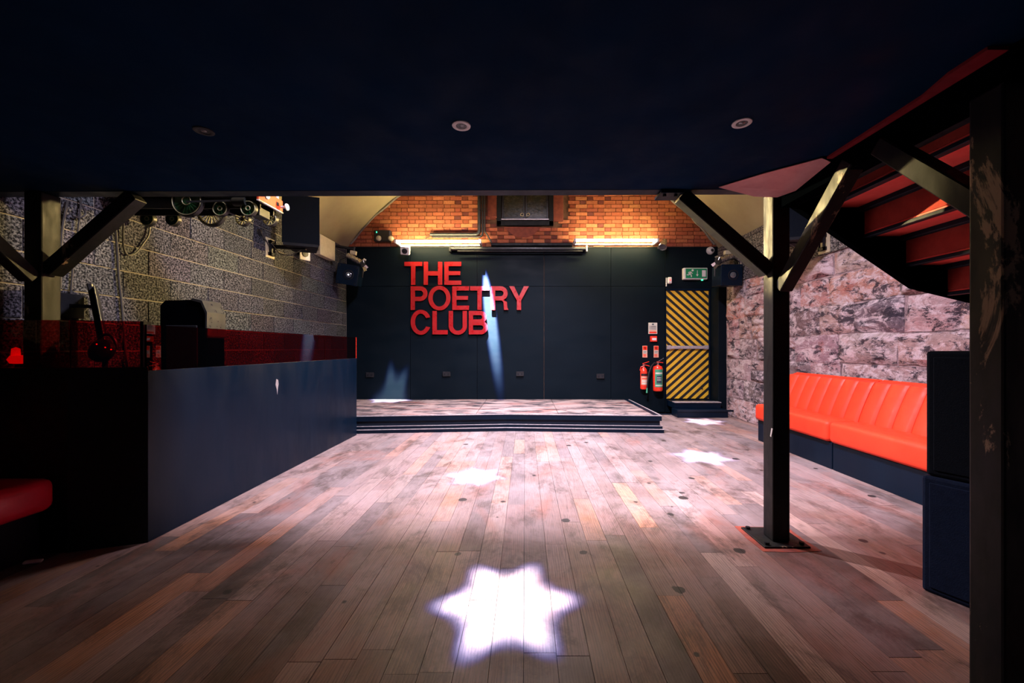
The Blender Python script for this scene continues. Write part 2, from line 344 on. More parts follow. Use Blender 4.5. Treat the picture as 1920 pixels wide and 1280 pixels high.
# ------------------------------------------------------------------ mesh helpers
class G:
    def __init__(s): s.bm = bmesh.new()
    def _add(s, t):
        me = bpy.data.meshes.new('t'); t.to_mesh(me); t.free(); s.bm.from_mesh(me); bpy.data.meshes.remove(me); return s
    def obox(s, c, size, rot=None, bev=0.0, seg=1):
        t = bmesh.new(); bmesh.ops.create_cube(t, size=1)
        bmesh.ops.scale(t, vec=size, verts=t.verts)
        if bev: bmesh.ops.bevel(t, geom=t.edges[:], offset=bev, segments=seg, profile=0.5, affect='EDGES')
        mt = Matrix.Translation(c) @ (rot.to_4x4() if rot is not None else Matrix())
        bmesh.ops.transform(t, matrix=mt, verts=t.verts); return s._add(t)
    def box(s, x0, x1, y0, y1, z0, z1, bev=0.0, seg=1):
        return s.obox(((x0 + x1) / 2, (y0 + y1) / 2, (z0 + z1) / 2), (abs(x1 - x0), abs(y1 - y0), abs(z1 - z0)), None, bev, seg)
    def bar(s, p0, p1, w, h, up=(0, 0, 1), bev=0.0):
        p0, p1 = Vector(p0), Vector(p1); d = (p1 - p0); z = d.normalized(); x = Vector(up).cross(z)
        if x.length < 1e-5: x = Vector((1, 0, 0)).cross(z)
        x.normalize(); y = z.cross(x)
        return s.obox((p0 + p1) / 2, (w, h, d.length), Matrix((x, y, z)).transposed(), bev)
    def cyl(s, p0, p1, r0, r1=None, seg=20):
        p0, p1 = Vector(p0), Vector(p1); d = p1 - p0; r1 = r0 if r1 is None else r1
        t = bmesh.new(); bmesh.ops.create_cone(t, cap_ends=True, cap_tris=False, segments=seg, radius1=r0, radius2=r1, depth=d.length)
        mt = Matrix.Translation((p0 + p1) / 2) @ d.to_track_quat('Z', 'Y').to_matrix().to_4x4()
        bmesh.ops.transform(t, matrix=mt, verts=t.verts); return s._add(t)
    def lathe(s, prof, mt=None, seg=28):
        t = bmesh.new(); rings = []
        for r, z in prof:
            if r < 1e-6: rings.append([t.verts.new((0, 0, z))])
            else: rings.append([t.verts.new((r * math.cos(2 * math.pi * k / seg), r * math.sin(2 * math.pi * k / seg), z)) for k in range(seg)])
        for a, b in zip(rings, rings[1:]):
            for k in range(seg):
                k2 = (k + 1) % seg
                if len(a) == 1 and len(b) == 1: continue
                if len(a) == 1: t.faces.new((a[0], b[k], b[k2]))
                elif len(b) == 1: t.faces.new((a[k], b[0], a[k2]))
                else: t.faces.new((a[k], b[k], b[k2], a[k2]))
        bmesh.ops.recalc_face_normals(t, faces=t.faces)
        if mt is not None: bmesh.ops.transform(t, matrix=mt, verts=t.verts)
        return s._add(t)
    def tube(s, pts, r, seg=8, cyclic=False):
        pts = [Vector(p) for p in pts]; t = bmesh.new(); n = len(pts); rings = []; nx = None
        for i, p in enumerate(pts):
            a = pts[(i - 1) % n] if (i > 0 or cyclic) else p; c = pts[(i + 1) % n] if (i < n - 1 or cyclic) else p
            d = (c - a).normalized()
            if nx is None:
                nx = d.orthogonal().normalized()
            else:
                nx = (nx - d * nx.dot(d)); nx = nx.normalized() if nx.length > 1e-6 else d.orthogonal().normalized()
            ny = d.cross(nx)
            rings.append([t.verts.new(p + (nx * math.cos(2 * math.pi * k / seg) + ny * math.sin(2 * math.pi * k / seg)) * r) for k in range(seg)])
        for i in range(n - (0 if cyclic else 1)):
            A, B = rings[i], rings[(i + 1) % n]
            for k in range(seg): t.faces.new((A[k], B[k], B[(k + 1) % seg], A[(k + 1) % seg]))
        if not cyclic:
            t.faces.new(rings[0][::-1]); t.faces.new(rings[-1])
        bmesh.ops.recalc_face_normals(t, faces=t.faces); return s._add(t)
    def prism(s, pts, vec):
        t = bmesh.new(); v = Vector(vec); A = [t.verts.new(Vector(p)) for p in pts]; B = [t.verts.new(Vector(p) + v) for p in pts]
        t.faces.new(A); t.faces.new(B[::-1]); n = len(A)
        for i in range(n): t.faces.new((A[i], B[i], B[(i + 1) % n], A[(i + 1) % n]))
        bmesh.ops.recalc_face_normals(t, faces=t.faces); return s._add(t)
    def mesh(s, verts, faces):
        t = bmesh.new(); V = [t.verts.new(v) for v in verts]
        for f in faces: t.faces.new([V[i] for i in f])
        bmesh.ops.recalc_face_normals(t, faces=t.faces); return s._add(t)
    def data(s, name, m, smooth=False):
        me = bpy.data.meshes.new(name); s.bm.to_mesh(me); s.bm.free(); me.materials.append(M[m] if isinstance(m, str) else m)
        if smooth:
            me.shade_smooth(); me.set_sharp_from_angle(angle=math.radians(42))
        return me
    def obj(s, name, m, parent=None, smooth=False, local=False):
        """vertices are in world space (or in the parent's space when local)"""
        if parent is not None and not local:
            bmesh.ops.translate(s.bm, vec=-wloc(parent), verts=s.bm.verts)
        o = bpy.data.objects.new(name, s.data(name, m, smooth)); C.objects.link(o)
        if parent is not None: o.parent = parent
        return o

def wloc(o):
    v = Vector((0, 0, 0))
    while o is not None: v += o.location; o = o.parent
    return v

def tag(o, label=None, cat=None, group=None, kind=None):
    if label: o['label'] = label
    if cat: o['category'] = cat
    if group: o['group'] = group
    if kind: o['kind'] = kind
    return o

def thing(name, label, cat, loc=(0, 0, 0), rot=(0, 0, 0), group=None):
    o = bpy.data.objects.new(name, None); o.empty_display_size = 0.1; C.objects.link(o)
    o.location = loc; o.rotation_euler = rot; return tag(o, label, cat, group)

def place(name, me, parent, loc, scale=None, rot=None, col=None):
    o = bpy.data.objects.new(name, me); C.objects.link(o); o.parent = parent
    o.location = Vector(loc) - wloc(parent)
    if scale is not None: o.scale = scale
    if rot is not None: o.rotation_euler = rot
    if col is not None: o.color = (*col, 1)
    return o

def jit(c, a, rnd=random):
    k = 1 + rnd.uniform(-a, a); return tuple(max(0.0, x * k * (1 + rnd.uniform(-a, a) * 0.35)) for x in c)

# ================================================================== SETTING
XL, XR, YB = -3.39, 3.66, 7.60
SPRING = 3.10; AX = (XL + XR) / 2; AR = 4.28; AZ = 0.672

# ---- floor: oak boards laid towards the stage
fl = tag(G().box(XL - 0.3, XR + 0.3, -1.2, YB + 0.2, -0.12, -0.022).obj('floor', 'navy_dark'),
         'worn oak plank dance floor running from the foreground to the stage', 'floor', kind='structure')
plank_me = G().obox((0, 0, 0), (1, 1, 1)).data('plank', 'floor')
PW = 0.131
tones = [((0.20, 0.112, 0.092), 5), ((0.145, 0.078, 0.064), 5), ((0.27, 0.165, 0.145), 3), ((0.32, 0.140, 0.080), 3), ((0.090, 0.056, 0.052), 5), ((0.36, 0.235, 0.205), 1)]
pool = [t for t, n in tones for _ in range(n)]
special = (0.78, 2.72, 3.62)
rp = random.Random(5)
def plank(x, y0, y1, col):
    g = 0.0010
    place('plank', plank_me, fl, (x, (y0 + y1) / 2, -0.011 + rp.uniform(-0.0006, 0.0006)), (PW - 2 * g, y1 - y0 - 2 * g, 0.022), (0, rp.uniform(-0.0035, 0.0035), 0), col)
x = -3.02 + PW / 2
while x < XR - 0.02:
    hidden_to = 0.75
    if abs(x - special[0]) < PW / 2:
        cuts = [0.75, 1.5, special[1], special[2], 4.9, 6.1]
        for a, b in zip(cuts, cuts[1:]):
            plank(x, a, b, (0.50, 0.21, 0.11) if a == special[1] else jit(rp.choice(pool), 0.12, rp))
    else:
        y = 0.75 - rp.uniform(0, 0.2)
        yend = 7.3 if x > 2.0 else 5.95
        if x < -2.45: yend = 2.6
        while y < yend:
            ln = rp.choice((0.9, 1.2, 1.5, 1.8, 0.7, 1.35))
            if yend - (y + ln) < 0.35: ln = yend - y
            plank(x, y, min(y + ln, yend), jit(rp.choice(pool), 0.12, rp)); y += ln
    x += PW
tag(G().box(XL, XR, -1.2, 0.54, -0.022, -0.001).obj('floor_boards', 'floor', fl), 'boards beyond the visible strip', kind='stuff')

# ---- left wall: concrete blockwork
wl = tag(G().box(XL - 0.25, XL - 0.006, -1.2, YB + 0.2, -0.1, SPRING).obj('wall_left', 'block_mortar'),
         'grey concrete block side wall above the booth', 'wall', kind='structure')
block_me = G().obox((0, 0, 0), (1, 1, 1), None, 0.0).data('block', 'block')
rb = random.Random(3)
row = 0; z = 0.075
while z < SPRING - 0.05:
    y = 0.9 - (0.225 if row % 2 else 0)
    while y < YB - 0.03:
        y1 = min(y + 0.44, YB - 0.03); zz = min(z + 0.214, SPRING)
        d = 0.03 + rb.uniform(-0.003, 0.003)
        place('block', block_me, wl, (XL - 0.006 - 0.02 + d / 2 - 0.002, (y + y1) / 2, (z + zz) / 2), (d, y1 - y, zz - z), (0, 0, rb.uniform(-0.004, 0.004)), jit((0.42, 0.46, 0.57), 0.22, rb))
        y += 0.45
    z += 0.225; row += 1

# ---- right wall: rough stone below, blockwork above
wr = tag(G().box(XR, XR + 0.3, -1.2, YB + 0.2, -0.1, SPRING).obj('wall_right', 'mortar'),
         'rough pink sandstone side wall behind the orange bench', 'wall', kind='structure')
rs = random.Random(21)
def stone(y0, y1, z0, z1, col):
    nu, nv = max(5, int((y1 - y0) / 0.075)), max(5, int((z1 - z0) / 0.065))
    seed = Vector((rs.uniform(0, 50), rs.uniform(0, 50), rs.uniform(0, 50)))
    base = rs.uniform(0.0, 0.028); tilt = rs.uniform(-0.02, 0.02)
    cy, cz = (y0 + y1) / 2, (z0 + z1) / 2
    V, Fc = [], []
    cj = [(rs.uniform(-0.03, 0.03), rs.uniform(-0.022, 0.022)) for _ in range(4)]
    for j in range(nv + 1):
        for i in range(nu + 1):
            u, v = i / nu, j / nv
            dy = (cj[0][0] * (1 - u) * (1 - v) + cj[1][0] * u * (1 - v) + cj[2][0] * u * v + cj[3][0] * (1 - u) * v)
            dz = (cj[0][1] * (1 - u) * (1 - v) + cj[1][1] * u * (1 - v) + cj[2][1] * u * v + cj[3][1] * (1 - u) * v)
            yy, zz = y0 + (y1 - y0) * u + dy, z0 + (z1 - z0) * v + dz
            e = min(u * (y1 - y0), (1 - u) * (y1 - y0), v * (z1 - z0), (1 - v) * (z1 - z0))
            k = min(1.0, e / 0.028) ** 0.5
            n = mnoise.fractal(Vector((yy * 4, zz * 6, 0)) + seed, 0.9, 2.0, 4)
            wob = mnoise.noise(Vector((yy * 9, zz * 9, 3)) + seed) * 0.012
            V.append(Vector((XR - 0.006 - k * (0.012 + base + tilt * (v - 0.5) + 0.030 * n), yy + wob * (1 - k), zz + wob * (1 - k))))
    for j in range(nv):
        for i in range(nu):
            a = j * (nu + 1) + i; Fc.append((a, a + 1, a + nu + 2, a + nu + 1))
    # closed back
    nb = len(V)
    rim = [i for i in range(nu + 1)] + [(j) * (nu + 1) + nu for j in range(1, nv + 1)] + [nv * (nu + 1) + i for i in range(nu - 1, -1, -1)] + [j * (nu + 1) for j in range(nv - 1, 0, -1)]
    for r in rim: V.append(Vector((XR + 0.06, V[r].y, V[r].z)))
    for k in range(len(rim)):
        k2 = (k + 1) % len(rim); Fc.append((rim[k], rim[k2], nb + k2, nb + k))
    o = G().mesh(V, Fc).obj('stone', 'stone', wr, smooth=True); o.color = (*col, 1); return o
stone_cols = [(0.42, 0.26, 0.27), (0.50, 0.33, 0.33), (0.36, 0.25, 0.27), (0.25, 0.18, 0.20), (0.55, 0.29, 0.26), (0.17, 0.13, 0.15), (0.48, 0.36, 0.38)]
zc = [0.0, 0.35, 0.69, 1.03, 1.37, 1.725, 2.07, 2.345]
for r, (z0, z1) in enumerate(zip(zc, zc[1:])):
    y = 1.6 + rs.uniform(0, 0.4)
    while y < 7.24:
        ln = rs.choice((0.38, 0.5, 0.62, 0.75, 0.9)); y1 = min(y + ln, 7.26)
        if 7.26 - y1 < 0.2: y1 = 7.26
        split = rs.random() < 0.18
        if split:
            zm = (z0 + z1) / 2 + rs.uniform(-0.04, 0.04)
            stone(y, y1 - 0.008, z0 + 0.004, zm - 0.004, jit(rs.choice(stone_cols), 0.2, rs))
            stone(y, y1 - 0.008, zm + 0.004, z1 - 0.004, jit(rs.choice(stone_cols), 0.2, rs))
        else:
            stone(y, y1 - 0.008, z0 + 0.004, z1 - 0.004, jit(rs.choice(stone_cols), 0.2, rs))
        y = y1
z = 2.36; row = 0
while z < SPRING - 0.05:
    y = 2.4 - (0.225 if row % 2 else 0)
    while y < YB - 0.03:
        y1 = min(y + 0.44, YB - 0.03); zz = min(z + 0.214, SPRING)
        place('block', block_me, wr, (XR - 0.006, (y + y1) / 2, (z + zz) / 2), (0.03, y1 - y, zz - z), None, jit((0.95, 0.90, 0.84), 0.14, rb))
        y += 0.45
    z += 0.225; row += 1

# ---- barrel vault over the hall
a0 = math.atan2(SPRING - AZ, XR - AX); a1 = math.pi - a0
g = G(); NV = 40; V = []; Fc = []
for k in range(NV + 1):
    a = a0 + (a1 - a0) * k / NV
    for rr in (AR, AR + 0.15):
        for yy in (-1.2, YB + 0.2): V.append((AX + rr * math.cos(a), yy, AZ + rr * math.sin(a)))
for k in range(NV):
    b0, b1 = 4 * k, 4 * k + 4
    Fc += [(b0, b0 + 1, b1 + 1, b1), (b0 + 2, b1 + 2, b1 + 3, b0 + 3), (b0, b1, b1 + 2, b0 + 2), (b0 + 1, b0 + 3, b1 + 3, b1 + 1)]
vt = tag(g.mesh(V, Fc).obj('ceiling', 'vault', smooth=True), 'olive plastered barrel vault above the side walls', 'ceiling', kind='structure')

# ---- back wall: black boarding below, brick gable above
wb = tag(G().box(XL - 0.2, XR + 0.2, YB + 0.012, YB + 0.25, -0.1, 5.1).obj('wall_back', 'brick_mortar'),
         'black boarded end wall with a brick gable, behind the stage', 'wall', kind='structure')
px = lambda p: (p - VX) / F * YB
pz = lambda p: HC + (VY - p) / F * YB
PT = pz(463.5); PM = pz(537)
cols_ = [XL, px(770), px(895), px(1020), px(1145), px(1246.5)]
for a, b in zip(cols_, cols_[1:]):
    for z0, z1 in ((0.0, PM), (PM, PT)):
        G().box(a + 0.003, b - 0.003, YB - 0.018, YB + 0.014, z0 + 0.003, z1 - 0.003, 0.002).obj('panel', 'panel', wb)
G().box(px(1246.5) + 0.004, XR - 0.0, YB - 0.018, YB + 0.014, pz(541) , PT - 0.003, 0.002).obj('panel', 'panel', wb)
G().box(px(1246.5) + 0.004, XR, YB - 0.018, YB + 0.014, 0.0, 0.248, 0.002).obj('panel', 'panel', wb)
G().box(XL, XR, YB - 0.03, YB + 0.0, PT - 0.012, PT + 0.006).obj('capping', 'black', wb)

wx0, wx1, wz0 = -0.54, 0.53, pz(423.5)
brick_me = G().obox((0, 0, 0), (1, 1, 1), None, 0.0).data('brick', 'brick')
rk = random.Random(8)
cand = []
z = PT + 0.012; row = 0
while z < 4.42:
    x = XL - 0.06 + (0.085 if row % 2 else 0) + rk.uniform(-0.01, 0.01); k = row
    while x < XR:
        ln = 0.215 if k % 2 == 0 else 0.102
        cx, zc_ = x + ln / 2, z + 0.033
        inside = all(math.hypot(xx - AX, z - AZ) < AR + 0.02 for xx in (cx,))
        inwin = cx + ln / 2 > wx0 + 0.0 and cx - ln / 2 < wx1 and zc_ > wz0
        inrend = (cx > wx1 and cx - ln / 2 < wx1 + 0.20 and zc_ > wz0 + 0.12) or (cx < wx0 and cx + ln / 2 > wx0 - 0.19 and zc_ > wz0 + 0.2)
        if inside and not inwin and not inrend: cand.append((x, ln, z))
        x += ln + 0.011; k += 1
    z += 0.0735; row += 1
header = [(0.30, 0.080, 0.045), (0.22, 0.058, 0.040), (0.15, 0.046, 0.040)]
strc = [(0.43, 0.135, 0.070), (0.39, 0.115, 0.062), (0.48, 0.170, 0.085), (0.35, 0.100, 0.058)]
visb = sorted(cand, key=lambda c: (c[2] > 4.12, -c[1], abs(c[0])))
gs = G()
for i, (x, ln, z) in enumerate(visb):
    dpt = 0.03 + rk.uniform(-0.004, 0.004)
    c = jit(rk.choice(strc if ln > 0.15 else header), 0.16, rk)
    if i < 300:
        place('brick', brick_me, wb, (x + ln / 2, YB + 0.014 - dpt / 2 + 0.008, z + 0.032), (ln, dpt, 0.063), (rk.uniform(-0.02, 0.02), 0, rk.uniform(-0.012, 0.012)), c)
    else:
        gs.box(x, x + ln, YB + 0.022 - dpt, YB + 0.02, z, z + 0.063)
o = gs.obj('brickwork', 'brick', wb); o.color = (0.36, 0.11, 0.06, 1); tag(o, 'small headers filling the brick gable', kind='stuff')
# patches of render round the opening, rubble along the arch
G().box(wx1, wx1 + 0.19, YB - 0.014, YB + 0.014, wz0 + 0.08, 4.4, 0.006).obj('render_patch', 'render', wb)
G().box(wx0 - 0.18, wx0, YB - 0.014, YB + 0.014, wz0 + 0.16, 4.4, 0.006).obj('render_patch', 'render', wb)
G().prism([(-0.42, YB - 0.012, wz0 - 0.02), (0.30, YB - 0.012, wz0 - 0.02), (0.16, YB - 0.012, wz0 - 0.17), (0.02, YB - 0.012, wz0 - 0.22), (-0.2, YB - 0.012, wz0 - 0.20), (-0.33, YB - 0.012, wz0 - 0.1)], (0, 0.02, 0)).obj('render_patch', 'render', wb)
pts = []
for k in range(60):
    a = math.radians(36 + (144 - 36) * k / 59)
    pts.append((AX + (AR - 0.015) * math.cos(a), YB - 0.012, AZ + (AR - 0.015) * math.sin(a) + rk.uniform(-0.012, 0.012)))
G().tube(pts, 0.018, 6).obj('mortar_fillet', 'block_mortar', wb)

# ---- window opening with dark glazed casements
wn = tag(bpy.data.objects.new('window_1', None), 'small dark casement window high in the brick gable', 'window', kind='structure')
C.objects.link(wn); wn.location = (0, YB, wz0)
WT = 4.42
fr = G()
fr.box(wx0, wx0 + 0.085, YB - 0.05, YB + 0.03, wz0, WT, 0.006); fr.box(wx1 - 0.085, wx1, YB - 0.05, YB + 0.03, wz0, WT, 0.006)
fr.box(wx0, wx1, YB - 0.05, YB + 0.03, wz0, wz0 + 0.085, 0.006); fr.box(wx0, wx1, YB - 0.05, YB + 0.03, WT - 0.085, WT, 0.006)
fr.obj('window_frame', 'black', wn)
G().box(wx0 + 0.08, wx1 - 0.08, YB - 0.04, YB + 0.02, wz0 + 0.105, wz0 + 0.128, 0.004).obj('ledge', 'alu', wn)
for s in (-1, 1):
    c = (wx0 + wx1) / 2 + s * 0.222
    sash = G()
    for xx in (c - 0.2, c + 0.2): sash.box(xx - 0.018, xx + 0.018, YB - 0.03, YB + 0.01, wz0 + 0.13, WT - 0.09, 0.004)
    sash.box(c - 0.2, c + 0.2, YB - 0.03, YB + 0.01, wz0 + 0.13, wz0 + 0.165, 0.004); sash.box(c - 0.2, c + 0.2, YB - 0.03, YB + 0.01, WT - 0.125, WT - 0.09, 0.004)
    so = sash.obj('casement', 'steel_pipe', wn)
    G().box(c - 0.185, c + 0.185, YB - 0.012, YB - 0.004, wz0 + 0.16, WT - 0.12).obj('pane', 'glass_dark', so)
    ring = [(c - s * 0.165 + 0.028 * math.cos(t), YB - 0.035, wz0 + 0.205 + 0.028 * math.sin(t)) for t in [i * math.pi / 8 for i in range(16)]]
    G().tube(ring, 0.006, 6, True).obj('ring_handle', 'beige', so, smooth=True)

# ---- door
dx0, dx1, dz0, dz1 = px(1247), px(1331), 0.25, pz(543)
dr = tag(bpy.data.objects.new('door_1', None), 'yellow and black striped fire exit door beside the stage', 'door', kind='structure')
C.objects.link(dr); dr.location = ((dx0 + dx1) / 2, YB, dz0)
dm = pz(651)
G().box(dx0 + 0.01, dx1 - 0.03, YB - 0.012, YB + 0.012, dm, dz1 - 0.02).obj('upper_leaf', 'haz_up', dr)
G().box(dx0 + 0.01, dx1 - 0.03, YB - 0.012, YB + 0.012, dz0 + 0.01, dm).obj('lower_leaf', 'haz_low', dr)
f_ = G(); f_.box(dx0, dx0 + 0.012, YB - 0.03, YB + 0.012, dz0, dz1); f_.box(dx1 - 0.032, dx1, YB - 0.03, YB + 0.012, dz0, dz1, 0.004); f_.box(dx0, dx1, YB - 0.03, YB + 0.012, dz1 - 0.02, dz1 + 0.02)
f_.obj('door_frame', 'navy', dr)
pb = G(); pb.box(dx0 + 0.03, dx1 - 0.05, YB - 0.075, YB - 0.045, dm - 0.03, dm + 0.03, 0.008)
for xx in (dx0 + 0.05, dx1 - 0.09): pb.box(xx - 0.03, xx + 0.04, YB - 0.07, YB - 0.008, dm - 0.04, dm + 0.04, 0.006)
pb.obj('push_bar', 'alu', dr)
G().cyl((dx1 - 0.16, YB - 0.03, dz0 + 0.2), (dx1 - 0.16, YB - 0.008, dz0 + 0.2), 0.015, seg=10).obj('door_bolt', 'black_plastic', dr)
# black painted pier on the hinge side
trp = tag(G().box(dx1 + 0.005, XR + 0.0, 7.27, YB - 0.02, 0.0, pz(541), 0.006).obj('trim_1', 'panel'), 'black painted pier between the striped door and the stone wall', 'trim', kind='structure')

# ---- steps up to the door
st = thing('door_steps', 'two low black wooden steps below the striped door', 'steps', (3.1, 7.2, 0))
G().box(dx0 + 0.0, XR - 0.12, 6.98, 7.265, 0.0, 0.135, 0.006).obj('lower_step', 'navy', st)
G().box(dx0 + 0.0, XR - 0.03, 6.965, 6.985, 0.105, 0.14, 0.003).obj('nosing', 'navy_dark', st)
G().box(dx0 + 0.02, dx1 + 0.0, 7.17, YB - 0.035, 0.135, 0.238, 0.005).obj('upper_step', 'navy', st)
G().box(dx0 + 0.02, dx1 + 0.0, 7.15, 7.30, 0.236, 0.249, 0.003).obj('nosing', 'alu', st)

# ---- stage
sg = thing('stage', 'low black stage with a scuffed board top under the red lettering', 'stage', (-0.6, 6.6, 0))
SH = 0.245
SX1 = 1.965; SXk = -0.28; SXl = -2.36
out = [(SXl - 1.0, 5.69 - 0.06), (SXl, 5.72), (SXk, 5.90), (SX1, 5.76)]
def offs(d): return [(SXl - 1.0, 5.63 - d), (SXl, 5.72 - d), (SXk, 5.90 - d), (SX1 + d * 0.6, 5.76 - d)]
def slab(ol, z0, z1, back=YB - 0.025, xr=None):
    pts = [(x_, y_, z0) for x_, y_ in ol] + [((xr if xr is not None else ol[-1][0]), back, z0), (ol[0][0], back, z0)]
    return G().prism(pts, (0, 0, z1 - z0))
slab(offs(-0.03), 0.0, 0.165).obj('riser', 'navy_dark', sg)
slab(offs(0.035), 0.0, 0.050).obj('toe_step', 'navy', sg)
slab(offs(0.012), 0.062, 0.095).obj('kick_board', 'navy', sg)
slab(offs(0.0), 0.168, SH - 0.016).obj('edge_board', 'navy', sg)
# deck sheets
sheets = [-3.36, -1.95, -0.73, 0.49, SX1 - 0.10]
def yfront(x_):
    o_ = offs(-0.035)
    for (xa, ya), (xb, yb) in zip(o_, o_[1:]):
        if xa <= x_ <= xb: return ya + (yb - ya) * (x_ - xa) / (xb - xa)
    return o_[-1][1]
for a, b in zip(sheets, sheets[1:]):
    xs = [a + 0.004] + [v for v in (SXl, SXk) if a + 0.004 < v < b - 0.004] + [b - 0.004]
    for y0f, y1 in ((None, 6.55), (6.555, YB - 0.03)):
        pts = [(xx, (yfront(xx) if y0f is None else y0f), SH - 0.014) for xx in xs] + [(xs[-1], y1, SH - 0.014), (xs[0], y1, SH - 0.014)]
        G().prism(pts, (0, 0, 0.014)).obj('deck_sheet', 'stage_top', sg)
G().box(SX1 - 0.10, SX1 - 0.02, 5.80, YB - 0.03, SH - 0.014, SH, 0).obj('deck_border', 'navy', sg)
def strip(ol, z0, z1, w):
    g_ = G()
    for (xa, ya), (xb, yb) in zip(ol, ol[1:]):
        d = Vector((xb - xa, yb - ya, 0)).normalized(); n = Vector((-d.y, d.x, 0))
        A = Vector((xa, ya, z0)); B = Vector((xb, yb, z0))
        g_.prism([A, B, B + n * w, A + n * w], (0, 0, z1 - z0))
    return g_
strip(offs(0.004), SH - 0.008, SH + 0.002, 0.030).obj('nosing', 'alu', sg)
strip(offs(0.016), 0.094, 0.100, 0.02).obj('step_edge', 'alu', sg)
strip(offs(0.040), 0.048, 0.055, 0.025).obj('step_edge', 'alu', sg)
G().box(SX1 - 0.022, SX1 + 0.006, 5.76, YB - 0.04, SH - 0.008, SH + 0.002).obj('nosing', 'alu', sg)

# ---- mezzanine soffit in front of the hall
CZ = 2.20
ed = [(XL, 2.60), (1.50, 2.555)]
mz = tag(G().prism([(XL, -1.2, CZ), (1.574, -1.2, CZ), (1.574, 2.468, CZ), (XL, 2.51, CZ)], (0, 0, 0.16)).obj('ceiling', 'ceiling'),
         'low navy painted soffit of the mezzanine overhead', 'ceiling', kind='structure')
t2 = tag(G().prism([(XL, 2.51, CZ - 0.002), (1.50, 2.47, CZ - 0.002), (1.66, 2.466, CZ - 0.002), (1.66, 2.55, CZ - 0.002), (XL, 2.60, CZ - 0.002)], (0, 0, 0.20)).obj('trim_2', 'navy'),
         'navy steel edge beam along the front of the mezzanine soffit', 'trim', kind='structure')
t3 = tag(G().box(1.575, 1.665, -1.2, 2.465, CZ - 0.115, CZ + 0.14).obj('trim_3', 'matt_black'),
         'black steel beam along the stairwell side of the mezzanine', 'trim', kind='structure')
rf = tag(G().prism([(1.502, 1.30, CZ - 0.012), (1.573, 1.30, CZ - 0.012), (1.573, 2.05, CZ - 0.012), (1.545, 2.05, CZ - 0.012), (1.535, 1.55, CZ - 0.012), (1.502, 1.42, CZ - 0.012)], (0, 0, 0.03)).obj('trim_4', 'red_fascia'),
         'dark red board edge between the soffit and the black stair beam', 'trim', kind='structure')

# ================================================================== STEEL COLUMNS
def q(px_, py_, Y): return W(px_, py_, Y)
# right column at the mezzanine edge
c1 = thing('steel_column', 'black square steel column with two braces, standing in front of the orange bench', 'column', (1.597, 2.545, 0))
G().box(1.543, 1.651, 2.493, 2.597, 0.012, CZ - 0.004, 0.008, 2).obj('shaft', 'steel', c1)
bp = G().box(1.455, 1.735, 2.43, 2.70, 0.0, 0.012, 0.002).obj('base_plate', 'steel', c1)
for bx, by in ((1.485, 2.46), (1.70, 2.46), (1.485, 2.67), (1.70, 2.67)):
    G().cyl((bx, by, 0.012), (bx, by, 0.028), 0.014, seg=6).obj('bolt', 'black', bp)
nrm = Vector((-0.66, 0, -0.75)) * 0.042
a = Vector((1.04, 2.545, 2.197)) + nrm; b = Vector((1.545, 2.545, 1.757)) + nrm
dirv = (b - a).normalized()
G().bar(a - dirv * 0.03, b + dirv * 0.03, 0.085, 0.085, (0, 1, 0), 0.005).obj('brace', 'steel', c1)
off = Vector((0, -0.7071, -0.7071)) * 0.04
a = Vector((1.603, 2.493, 1.640)) + off; b = Vector((1.603, 1.94, 2.195)) + off
dirv = (b - a).normalized()
G().bar(a - dirv * 0.03, b - dirv * 0.05, 0.075, 0.08, (1, 0, 0), 0.005).obj('brace', 'steel', c1)
hp = G().box(0.84, 0.98, 2.47, 2.60, CZ - 0.022, CZ - 0.004, 0.002).obj('head_plate', 'navy', c1)
G().cyl((0.87, 2.50, CZ - 0.035), (0.87, 2.50, CZ - 0.02), 0.011, seg=6).obj('bolt', 'black', hp)
G().cyl((0.94, 2.50, CZ - 0.035), (0.94, 2.50, CZ - 0.02), 0.011, seg=6).obj('bolt', 'black', hp)
# near column
c2 = thing('steel_column', 'chipped steel column close up, with a brace rising to the stair beam', 'column', (1.595, 1.34, 0))
G().box(1.541, 1.651, 1.288, 1.392, 0.0, CZ - 0.12, 0.008, 2).obj('shaft', 'steel', c2)
off = Vector((0, -0.7071, 0.7071)) * 0.04
a = Vector((1.603, 1.392, 1.655)) + off; b = Vector((1.603, 1.86, 2.14)) + off
dirv = (b - a).normalized()
G().bar(a - dirv * 0.03, b - dirv * 0.06, 0.075, 0.08, (1, 0, 0), 0.005).obj('brace', 'steel', c2)
# left column
c3 = thing('steel_column', 'black steel column behind the booth, against the block wall', 'column', (-3.065, 2.545, 0))
G().box(-3.125, -3.015, 2.49, 2.60, 0.0, CZ - 0.004, 0.008, 2).obj('shaft', 'steel', c3)
nrm = Vector((0.66, 0, -0.75)) * 0.042
a = Vector((-2.52, 2.545, 2.197)) + nrm; b = Vector((-3.02, 2.545, 1.757)) + nrm
dirv = (b - a).normalized()
G().bar(a - dirv * 0.03, b + dirv * 0.03, 0.085, 0.085, (0, 1, 0), 0.005).obj('brace', 'steel', c3)
off = Vector((0, -0.7071, -0.7071)) * 0.04
a = Vector((-3.07, 2.49, 1.700)) + off; b = Vector((-3.07, 1.99, 2.195)) + off
dirv = (b - a).normalized()
G().bar(a - dirv * 0.03, b - dirv * 0.05, 0.075, 0.08, (1, 0, 0), 0.005).obj('brace', 'steel', c3)

